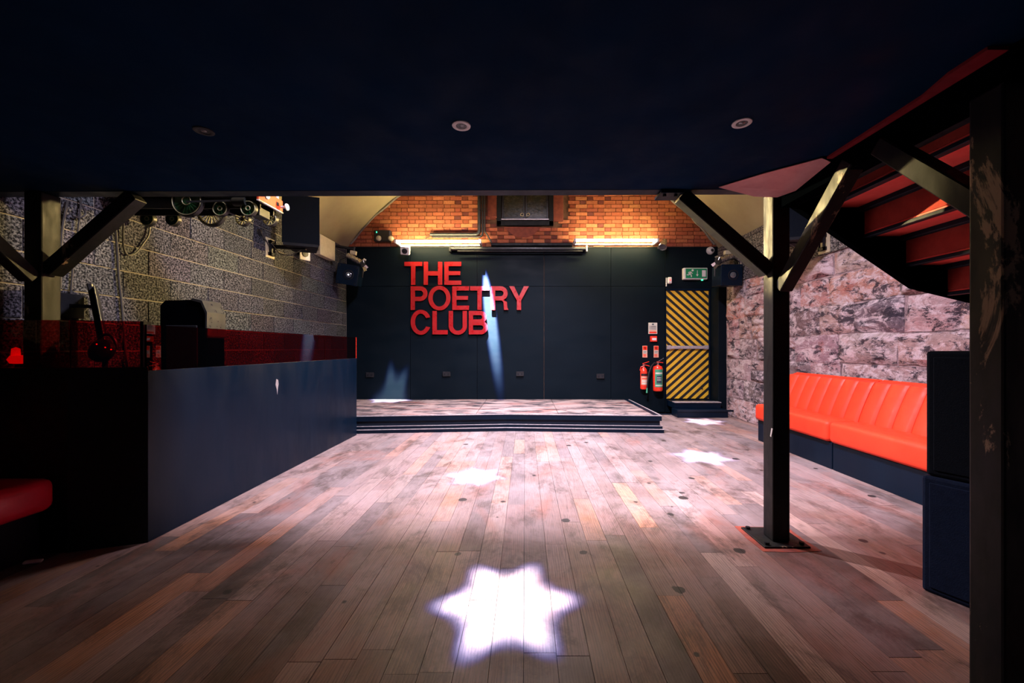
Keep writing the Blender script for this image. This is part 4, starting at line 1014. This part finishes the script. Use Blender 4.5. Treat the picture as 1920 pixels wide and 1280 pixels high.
# ================================================================== BACK WALL FITTINGS
FY = YB - 0.02       # face of the boarding
def tube_light(x0, x1, zt, label):
    o = thing('tube_light', label, 'tube light', ((x0 + x1) / 2, YB - 0.05, zt), group='lit tubes along the foot of the brick gable')
    G().box(x0 - 0.03, x1 + 0.03, YB - 0.07, YB - 0.012, zt - 0.028, zt + 0.002, 0.004).obj('batten', 'white', o)
    G().cyl((x0, YB - 0.27, zt + 0.004), (x1, YB - 0.27, zt + 0.004), 0.024, seg=14).obj('tube', 'tube', o, True)
    for xx, dd in ((x0 - 0.025, 1), (x1 + 0.025, -1)): G().box(xx - 0.02, xx + 0.02, YB - 0.30, YB - 0.012, zt - 0.03, zt + 0.035, 0.006).obj('end_cap', 'white', o)
tube_light(px(753), px(900), pz(458) - 0.02, 'lit warm white tube light left of the window, above the red lettering')
tube_light(px(1078), px(1222), pz(456) - 0.02, 'lit warm white tube light right of the window, towards the striped door')
# fittings clipped beside the tubes
cs = thing('can_spotlight', 'silver can spotlight clipped at the end of the right tube', 'spotlight', (2.42, 7.40, 3.12))
p = Vector((px(1240) * 0.975, 7.30, pz(465)))
mt = Matrix.Translation(p) @ Vector((-0.35, -0.5, -0.8)).to_track_quat('Z', 'Y').to_matrix().to_4x4()
G().lathe([(0.0, -0.10), (0.05, -0.09), (0.058, -0.02), (0.072, 0.06), (0.075, 0.09), (0.068, 0.09), (0.05, 0.0), (0, -0.02)], mt, 20).obj('can', 'chrome', cs, True)
G().lathe([(0, 0.07), (0.064, 0.066)], mt, 20).obj('lamp_face', 'glass_clear', cs, True)
G().box(p.x - 0.02, p.x + 0.02, 7.40, FY + 0.01, p.z - 0.02, p.z + 0.02).obj('mount', 'chrome', cs)
cs2 = thing('square_spotlight', 'small pale square spotlight below the left end of the left tube', 'spotlight', (-2.22, 7.42, 3.04))
p = Vector((px(762) * 0.985, 7.42, pz(473)))
G().obox(p, (0.165, 0.10, 0.16), Euler((0.5, 0.08, 0.1)).to_matrix(), 0.01).obj('housing', 'white', cs2)
G().lathe([(0.05, 0.0), (0.05, 0.01), (0.04, 0.012), (0, 0.004)], Matrix.Translation(p + Vector((0, -0.045, -0.03))) @ Matrix.Rotation(math.pi / 2 + 0.5, 4, 'X'), 18).obj('lamp_face', 'steel_pipe', cs2, True)
G().box(p.x - 0.05, p.x + 0.05, 7.42, FY + 0.01, p.z + 0.02, p.z + 0.06).obj('mount', 'white', cs2)

em = thing('emergency_light', 'black twin headed emergency light on the brick left of the tubes', 'emergency light', (px(718), YB - 0.05, pz(445)))
G().box(px(704.5), px(735.5), YB - 0.11, YB + 0.0, pz(455), pz(434), 0.02, 2).obj('body', 'black_plastic', em)
for ux in (710, 732.5):
    mt = Matrix.Translation((px(ux) * 0.985, YB - 0.115, pz(449.5))) @ Matrix.Rotation(math.pi / 2, 4, 'X')
    G().lathe([(0.0, 0.03), (0.03, 0.026), (0.046, 0.012), (0.05, 0.0), (0.05, -0.04)], mt, 20).obj('lamp_head', 'beige', em, True)
G().box(px(709.5), px(711), YB - 0.116, YB - 0.108, pz(439.5), pz(437)).obj('indicator', 'led_green', em)

# conduits
def conduit(label, pts, r, sm=True):
    return tag(G().tube(pts, r, 10).obj('conduit', 'steel_pipe', None, True), label, 'pipe')
def bend(c, r, a0_, a1_, y, n=6): return [(c[0] + r * math.cos(math.radians(a0_ + (a1_ - a0_) * k / n)), y, c[1] + r * math.sin(math.radians(a0_ + (a1_ - a0_) * k / n))) for k in range(n + 1)]
yv = YB - 0.062
xv = px(899.5); zh = pz(441)
conduit('thick black conduit left of the window, turning along the brick above the left tube', [(xv, yv, 4.45), (xv, yv, zh + 0.08)] + bend((xv - 0.08, zh + 0.08), 0.08, 0, -90, yv)[1:] + [(px(808), yv, zh)], 0.034)
xv2 = px(905.5); zh2 = pz(446)
conduit('thin conduit running beside the thick one and under it', [(xv2, yv, 4.45), (xv2, yv, zh2 + 0.08)] + bend((xv2 - 0.08, zh2 + 0.08), 0.08, 0, -90, yv)[1:] + [(px(812), yv, zh2)], 0.017)
xv3 = px(909.5)
conduit('narrow pale edged conduit nearest the window, slanting down to the black rail', [(xv3, yv, 4.45), (xv3, yv, pz(436)), (px(913), yv, pz(440)), (px(921), yv, pz(454)), (px(922), yv, pz(457))], 0.014)
conduit('thin lead slanting down to the left tube end on the brick', [(px(808), yv, pz(444)), (px(800), yv - 0.02, pz(449)), (px(793), yv - 0.03, pz(455))], 0.007)
# screen housing: black rails under the tubes
rs_ = thing('projection_screen', 'long black roller screen housing between the two lit tubes', 'screen', (px(965), YB - 0.1, pz(468)))
G().cyl((px(845), YB - 0.10, pz(468.5)), (px(1099), YB - 0.10, pz(468.5)), 0.036, seg=16).obj('roller', 'steel_pipe', rs_, True)
G().cyl((px(860), YB - 0.13, pz(474)), (px(1090), YB - 0.13, pz(474)), 0.016, seg=12).obj('bottom_bar', 'black', rs_, True)
G().box(px(922), px(1072), YB - 0.12, YB - 0.0, pz(463), pz(458.5), 0.004).obj('mounting_rail', 'black', rs_)
for ux in (846, 1098): G().box(px(ux) - 0.015, px(ux) + 0.015, YB - 0.15, FY, pz(475), pz(464), 0.004).obj('end_bracket', 'chrome' if ux > 1000 else 'black', rs_)

# ---- lettering
def arc(cx, cz, rx, rz, a0_, a1_, n=20): return [(cx + rx * math.cos(math.radians(a0_ + (a1_ - a0_) * k / n)), cz + rz * math.sin(math.radians(a0_ + (a1_ - a0_) * k / n))) for k in range(n + 1)]
def glyph(ch, w, h, t):
    if ch == 'T': return [[(0, h), (0, h - t), ((w - t) / 2, h - t), ((w - t) / 2, 0), ((w + t) / 2, 0), ((w + t) / 2, h - t), (w, h - t), (w, h)]]
    if ch == 'H': return [[(0, 0), (0, h), (t, h), (t, (h + t) / 2), (w - t, (h + t) / 2), (w - t, h), (w, h), (w, 0), (w - t, 0), (w - t, (h - t) / 2), (t, (h - t) / 2), (t, 0)]]
    if ch == 'E':
        m0, m1 = h * 0.5 - t * 0.42, h * 0.5 + t * 0.5
        return [[(0, 0), (0, h), (w, h), (w, h - t), (t, h - t), (t, m1), (w * 0.94, m1), (w * 0.94, m0), (t, m0), (t, t), (w, t), (w, 0)]]
    if ch == 'L': return [[(0, 0), (0, h), (t, h), (t, t), (w, t), (w, 0)]]
    if ch == 'O': return [arc(w / 2, h / 2, w / 2, h / 2, 0, 360, 40)[:-1], arc(w / 2, h / 2, w / 2 - t, h / 2 - t * 0.9, 0, 360, 40)[:-1]]
    if ch == 'C':
        return [arc(w / 2, h / 2, w / 2, h / 2, 24, 336, 40) + [(w / 2 + (w / 2 - t) * math.cos(math.radians(336)) , h / 2 + (h / 2 - t) * math.sin(math.radians(330)))] + arc(w / 2, h / 2, w / 2 - t, h / 2 - t * 0.9, 326, 34, 36) + [(w / 2 + (w / 2 - t) * math.cos(math.radians(24)), h / 2 + (h / 2 - t) * math.sin(math.radians(30)))]]
    if ch == 'U':
        r = w / 2
        return [[(0, h)] + [(0, r)] + arc(r, r * 0.95, r, r * 0.95, 180, 360, 20) + [(w, h), (w - t, h)] + arc(r, r * 0.95, r - t, r * 0.95 - t * 0.95, 360, 180, 20) + [(t, h)]]
    if ch == 'P':
        b = h * 0.44; r = (h - b) / 2 + t * 0.18; cz = h - r
        return [[(0, 0), (0, h)] + arc(w - r, cz, r, r, 90, -90, 16) + [(t, h - 2 * r), (t, 0)], [(t, h - t), (t, h - 2 * r + t)] + arc(w - r, cz, r - t, r - t, -90, 90, 16)]
    if ch == 'R':
        b = h * 0.44; r = (h - b) / 2 + t * 0.12; cz = h - r; lo_ = h - 2 * r
        return [[(0, 0), (0, h)] + arc(w * 0.95 - r, cz, r, r, 90, -70, 16) + [(w * 0.90, lo_ - t * 0.3), (w * 0.93, t * 0.5), (w, 0), (w - t * 1.08, 0), (w - t * 1.2, lo_ - t * 0.4), (w * 0.62, lo_), (t, lo_), (t, 0)],
                [(t, h - t), (t, lo_ + t)] + arc(w * 0.95 - r, cz, r - t, r - t, -90, 90, 16)]
    if ch == 'B':
        ru = h * 0.268; rl = h * 0.285
        return [[(0, 0), (0, h)] + arc(w * 0.94 - ru, h - ru, ru, ru, 90, -58, 14) + arc(w - rl, rl, rl, rl, 58, -90, 14),
                [(t, h - t), (t, h - 2 * ru + t * 0.95)] + arc(w * 0.94 - ru, h - ru, ru - t, ru - t * 0.97, -90, 90, 12),
                [(t, 2 * rl - t), (t, t)] + arc(w - rl, rl, rl - t, rl - t, -90, 90, 12)]
    if ch == 'Y':
        k = t * 1.18; m_ = h * 0.40
        return [[(0, h), (k, h), (w / 2, m_ + t * 0.95), (w - k, h), (w, h), ((w + t) / 2, m_), ((w + t) / 2, 0), ((w - t) / 2, 0), ((w - t) / 2, m_)]]
def letter(ch, x0, x1, z0, z1, t, parent, depth=0.020, mat='red_letter', name='letter', y=None):
    cu = bpy.data.curves.new('tmp', 'CURVE'); cu.dimensions = '2D'; cu.fill_mode = 'BOTH'; cu.extrude = depth / 2
    for ring in glyph(ch, x1 - x0, z1 - z0, t):
        s = cu.splines.new('POLY'); s.points.add(len(ring) - 1); s.use_cyclic_u = True
        for p_, (a_, b_) in zip(s.points, ring): p_.co = (a_, b_, 0, 1)
    to = bpy.data.objects.new('tmp', cu); C.objects.link(to)
    dg = bpy.context.evaluated_depsgraph_get(); me = bpy.data.meshes.new_from_object(to.evaluated_get(dg))
    bpy.data.objects.remove(to); bpy.data.curves.remove(cu)
    me.transform(Matrix.Rotation(math.pi / 2, 4, 'X')); me.materials.clear(); me.materials.append(M[mat]); me.name = name
    o = bpy.data.objects.new(name, me); C.objects.link(o); o.parent = parent
    o.location = Vector((x0, (FY - 0.026 - depth / 2) if y is None else y, z0)) - wloc(parent); return o
sx = lambda c: (640 + c * 0.23443 - VX) / F * (YB - 0.05)
sz = lambda c: HC + (VY - (350 + c * 0.23443)) / F * (YB - 0.05)
sign = thing('wall_lettering', 'large red raised letters reading THE POETRY CLUB on the black wall', 'sign', (px(880), FY, pz(560)))
tk = 0.080
for ch, a, b in (('T', 505, 648), ('H', 660, 808), ('E', 825, 960)): letter(ch, sx(a), sx(b), sz(785), sz(601), tk, sign)
for ch, a, b in (('P', 556, 690), ('O', 697, 874), ('E', 888, 1022), ('T', 1030, 1182), ('R', 1197, 1338), ('Y', 1342, 1500)): letter(ch, sx(a), sx(b), sz(985 if ch != 'O' else 989), sz(796 if ch != 'O' else 792), tk, sign)
for ch, a, b in (('C', 556, 718), ('L', 730, 852), ('U', 860, 1005), ('B', 1020, 1170)): letter(ch, sx(a), sx(b), sz(1180 if ch not in 'CU' else 1183), sz(993 if ch not in 'C' else 984), tk, sign)

for cx_, cz_ in ((534, 693), (735, 693), (892, 693), (620, 890), (785, 975), (955, 890), (1106, 900), (1265, 880), (1421, 940), (637, 1172), (748, 1090), (932, 1172), (1060, 1085)):
    G().cyl((sx(cx_), FY - 0.027, sz(cz_)), (sx(cx_), FY + 0.004, sz(cz_)), 0.010, seg=8).obj('spacer', 'black', sign)
# ---- sockets
for i, (ux, uy, lab) in enumerate(((695, 702.5, 'first double wall socket from the booth, low on the black wall'), (838, 701, 'double wall socket below the letters, above the stage'),
                     (975, 700.5, 'double wall socket right of the letters, low on the black wall'), (1125, 705, 'double wall socket nearest the fire extinguishers'))):
    o = thing('wall_socket', lab, 'socket', (px(ux), FY, pz(uy)))
    G().box(px(ux) - 0.072, px(ux) + 0.072, FY - 0.03, FY + 0.004, pz(uy) - 0.042, pz(uy) + 0.042, 0.004).obj('plate', 'black_plastic', o)
    G().box(px(ux) - 0.072, px(ux) + 0.072, FY - 0.034, FY, pz(uy) + 0.038, pz(uy) + 0.046).obj('cover_edge', 'steel_pipe', o)
    for s in (-1, 1): G().box(px(ux) + s * 0.035 - 0.015, px(ux) + s * 0.035 + 0.015, FY - 0.033, FY - 0.028, pz(uy) - 0.02, pz(uy) + 0.015).obj('socket_outlet', 'black', o)

# ---- exit sign
ex = thing('exit_sign', 'green emergency exit sign with running figure above the striped door', 'sign', (px(1300), FY, pz(515)))
x0, x1, z0, z1 = px(1278), px(1322), pz(525), pz(504)
G().box(x0, x1, FY - 0.085, FY + 0.003, z0, z1, 0.006).obj('box_body', 'white', ex)
G().box(x0 + 0.035, x1 - 0.014, FY - 0.089, FY - 0.084, z0 + 0.018, z1 - 0.014).obj('sign_face', 'green_sign', ex)
yf = FY - 0.091
def flat(pts, mat, name, par): return G().prism([(a_, yf, b_) for a_, b_ in pts], (0, 0.004, 0)).obj(name, mat, par)
w_, h_ = x1 - x0, z1 - z0
U = lambda u, v: (x0 + w_ * u, z0 + h_ * v)
man = G()
for (u0, v0, u1, v1, wd) in ((0.30, 0.66, 0.235, 0.44, 0.030), (0.30, 0.64, 0.21, 0.62, 0.012), (0.21, 0.62, 0.19, 0.50, 0.012), (0.31, 0.62, 0.335, 0.50, 0.012), (0.335, 0.50, 0.37, 0.52, 0.012),
                            (0.25, 0.46, 0.31, 0.36, 0.018), (0.31, 0.36, 0.315, 0.18, 0.016), (0.24, 0.45, 0.20, 0.37, 0.018), (0.20, 0.37, 0.12, 0.38, 0.015)):
    a_, b_ = U(u0, v0), U(u1, v1); man.bar((a_[0], yf, a_[1]), (b_[0], yf, b_[1]), wd, 0.003, (0, 1, 0))
hd = U(0.365, 0.78); man.cyl((hd[0], yf + 0.0015, hd[1]), (hd[0], yf - 0.0015, hd[1]), 0.020, seg=14)
man.obj('running_figure', 'white', ex)
flat([U(0.555, 0.78), U(0.575, 0.78), U(0.575, 0.42), U(0.62, 0.42), U(0.565, 0.24), U(0.51, 0.42), U(0.555, 0.42)], 'white', 'arrow', ex)
flat([U(0.76, 0.22), U(0.76, 0.78), U(0.92, 0.78), U(0.92, 0.22)], 'white', 'door_symbol', ex)
G().box(px(1312), px(1315), FY - 0.06, FY - 0.04, z0 - 0.02, z0, 0.002).obj('indicator', 'led_green', ex)

# ---- camera, sensor
dc = thing('dome_camera', 'white round dome camera at the top right of the black wall', 'camera', (px(1334), FY, pz(470.5)))
mt = Matrix.Translation((px(1334) * 0.99, FY, pz(470.5))) @ Matrix.Rotation(math.pi / 2, 4, 'X') 
G().lathe([(0.0, 0.075), (0.03, 0.075), (0.056, 0.06), (0.072, 0.025), (0.074, -0.002)], mt, 24).obj('body', 'white', dc, True)
mt2 = Matrix.Translation((px(1334.6) * 0.99, FY - 0.066, pz(471))) @ Matrix.Rotation(math.pi / 2, 4, 'X')
G().lathe([(0, 0.022), (0.022, 0.016), (0.033, 0.002), (0.033, -0.006)], mt2, 20).obj('lens', 'black_plastic', dc, True)
se = thing('motion_sensor', 'small white sensor beside the top corner of the striped door', 'sensor', (px(1253), FY, pz(526)))
G().box(px(1250), px(1257.5), FY - 0.06, FY + 0.003, pz(532.5), pz(520.5), 0.018, 3).obj('body', 'white', se, True)
G().box(px(1252.5), px(1255), FY - 0.063, FY - 0.055, pz(527), pz(525.5)).obj('indicator', 'led_red', se)
G().box(px(1247.6), px(1248.8), FY - 0.02, FY, pz(537), pz(521)).obj('surface_cable', 'white', se)

# ---- notices
def board(name, label, cat, x0, x1, z0, z1, rows, face='paper'):
    o = thing(name, label, cat, ((x0 + x1) / 2, FY, (z0 + z1) / 2))
    G().box(x0, x1, FY - 0.010, FY + 0.002, z0, z1, 0.002).obj('board', face, o)
    for (u0, u1, v0, v1, mt_, nm) in rows:
        G().box(x0 + (x1 - x0) * u0, x0 + (x1 - x0) * u1, FY - 0.0125, FY - 0.009, z0 + (z1 - z0) * v0, z0 + (z1 - z0) * v1).obj(nm, mt_, o)
    return o
rows = [(0.08, 0.92, 0.06, 0.20, 'red_gloss', 'red_band'), (0.12, 0.88, 0.22, 0.34, 'peach', 'peach_band')]
rows += [(0.12, 0.20, 0.42 + 0.12 * k, 0.48 + 0.12 * k, 'ink', 'print_mark') for k in range(3)] + [(0.26, 0.86, 0.43 + 0.12 * k, 0.47 + 0.12 * k, 'steel_pipe', 'print_line') for k in range(3)] + [(0.40, 0.60, 0.80, 0.92, 'ink', 'print_mark')]
board('fire_notice', 'white fire action notice with a red foot on the black wall', 'notice', px(1215), px(1231.5), pz(626), pz(605), rows)
cp = board('call_point', 'red fire alarm call point under the white notice', 'call point', px(1218), px(1230), pz(640.5), pz(630), [], 'red_gloss')
G().box(px(1218), px(1230), FY - 0.05, FY, pz(640.5), pz(630), 0.008, 2).obj('housing', 'red_gloss', cp)
G().box(px(1220.5), px(1228.5), FY - 0.053, FY - 0.048, pz(637.8), pz(633.5)).obj('label', 'white', cp)
for (u0, u1, lab) in ((1204, 1213, 'left extinguisher sign, red and peach, above the slim extinguisher'), (1225, 1234, 'right extinguisher sign, red and peach, above the stout extinguisher')):
    rows = [(0.06, 0.94, 0.64, 0.97, 'red_gloss', 'pictogram_panel'), (0.30, 0.42, 0.70, 0.90, 'paper', 'pictogram'), (0.55, 0.66, 0.68, 0.92, 'paper', 'pictogram'),
            (0.10, 0.90, 0.34, 0.60, 'paper', 'text_panel')] + [(0.14, 0.84, 0.38 + 0.07 * k, 0.41 + 0.07 * k, 'ink', 'print_line') for k in range(3)] + [(0.14, 0.7, 0.08 + 0.08 * k, 0.12 + 0.08 * k, 'red_gloss', 'print_line') for k in range(3)]
    board('extinguisher_sign', lab, 'sign', px(u0), px(u1), pz(670), pz(648), rows, 'peach')

# ---- extinguishers
def extinguisher(label, ux, utop, ubot, rad, mats, big):
    X, z0_, z1_ = px(ux) * 0.985, pz(ubot) + 0.0, pz(utop)
    Yc = FY - rad - 0.03
    o = thing('fire_extinguisher', label, 'fire extinguisher', (X, Yc, z0_))
    H_ = z1_ - z0_; sh = 0.06 if big else 0.10
    G().lathe([(0, 0), (rad * 0.9, 0.0), (rad, 0.02), (rad, H_ - sh), (rad * 0.85, H_ - sh * 0.45), (rad * 0.4, H_ - 0.01), (0.022, H_), (0, H_)], Matrix.Translation((X, Yc, z0_)), 28).obj('cylinder', 'red_gloss', o, True)
    G().cyl((X, Yc, z0_ + H_ - 0.005), (X, Yc, z0_ + H_ + 0.05), 0.020, seg=14).obj('valve', 'chrome', o, True)
    G().bar((X - 0.02, Yc, z0_ + H_ + 0.05), (X + 0.10, Yc - 0.03, z0_ + H_ + (0.13 if big else 0.015)), 0.022, 0.010).obj('lever', 'red_gloss' if not big else 'chrome', o)
    G().bar((X - 0.02, Yc, z0_ + H_ + 0.06), (X + 0.09, Yc - 0.03, z0_ + H_ + (0.045 if big else 0.10)), 0.022, 0.010).obj('carry_handle', 'red_gloss', o)
    for (v0, v1, half, mt_, nm) in mats:
        a_ = [math.radians(-90 - half + 2 * half * k / 10) for k in range(11)]
        V = []; Fq = []
        for zz in (z0_ + H_ * v0, z0_ + H_ * v1):
            for t in a_:
                for rr in (rad - 0.002, rad + 0.0022 + (0.0012 if nm == 'print_block' else 0)): V.append((X + rr * math.cos(t), Yc + rr * math.sin(t), zz))
        n_ = 22
        for k in range(10):
            i = 2 * k
            Fq += [(i + 1, i + 3, n_ + i + 3, n_ + i + 1), (i, n_ + i, n_ + i + 2, i + 2), (i, i + 2, i + 3, i + 1), (n_ + i, n_ + i + 1, n_ + i + 3, n_ + i + 2)]
        Fq += [(0, 1, n_ + 1, n_), (20, n_ + 20, n_ + 21, 21)]
        G().mesh(V, Fq).obj(nm, mt_, o, True)
    G().box(X - 0.02, X + 0.02, Yc + rad - 0.01, FY + 0.002, z0_ + H_ * 0.7, z0_ + H_ * 0.8).obj('wall_hook', 'black', o)
    if big:
        hs = [(X - 0.01, Yc - 0.01, z0_ + H_ + 0.03), (X - 0.07, Yc - 0.03, z0_ + H_ + 0.045), (X - 0.14, Yc - 0.06, z0_ + H_ - 0.02), (X - 0.19, Yc - 0.08, z0_ + H_ - 0.14), (X - 0.215, Yc - 0.085, z0_ + H_ - 0.30), (X - 0.225, Yc - 0.085, z0_ + H_ - 0.42)]
        G().tube(hs, 0.012, 8).obj('hose', 'black_plastic', o, True)
        G().cyl(hs[-1], (hs[-1][0] - 0.005, hs[-1][1], hs[-1][2] - 0.09), 0.011, 0.018, 10).obj('nozzle', 'green_label', o, True)
    else:
        G().tube([(X, Yc - 0.02, z0_ + H_ + 0.02), (X - 0.06, Yc - 0.02, z0_ + H_ + 0.0), (X - 0.072, Yc - 0.01, z0_ + H_ - 0.06), (X - 0.04, Yc - rad * 0.5, z0_ + H_ - 0.1)], 0.008, 8).obj('hose', 'red_gloss', o, True)
extinguisher('slim red fire extinguisher on the black wall, white label, farther from the door', 1207, 687, 728, 0.064, [(0.60, 0.70, 62, 'black_plastic', 'black_band'), (0.20, 0.58, 60, 'peach', 'label'), (0.34, 0.40, 46, 'paper', 'print_block'), (0.46, 0.50, 46, 'red_gloss', 'print_block'), (0.24, 0.29, 46, 'paper', 'print_block')], False)
extinguisher('stout red fire extinguisher with green label and black hose, nearest the striped door', 1232.5, 683.5, 731, 0.088, [(0.16, 0.84, 52, 'green_label', 'label'), (0.66, 0.72, 44, 'paper', 'print_block'), (0.30, 0.60, 30, 'ink', 'print_block'), (0.50, 0.53, 24, 'paper', 'print_block'), (0.42, 0.45, 24, 'paper', 'print_block'), (0.20, 0.24, 44, 'paper', 'print_block')], True)

# ---- bracing chip on the column and floor litter
pc = W(62, 1052, 2.27); pc.z = 0.0
li = tag(G().obox((pc.x, pc.y, 0.008), (0.075, 0.03, 0.012), Euler((0.1, 0.1, 0.5)).to_matrix(), 0.005, 2).obj('paper_scrap', 'litter'), 'crumpled white paper scrap on the floor by the crimson bench', 'litter')
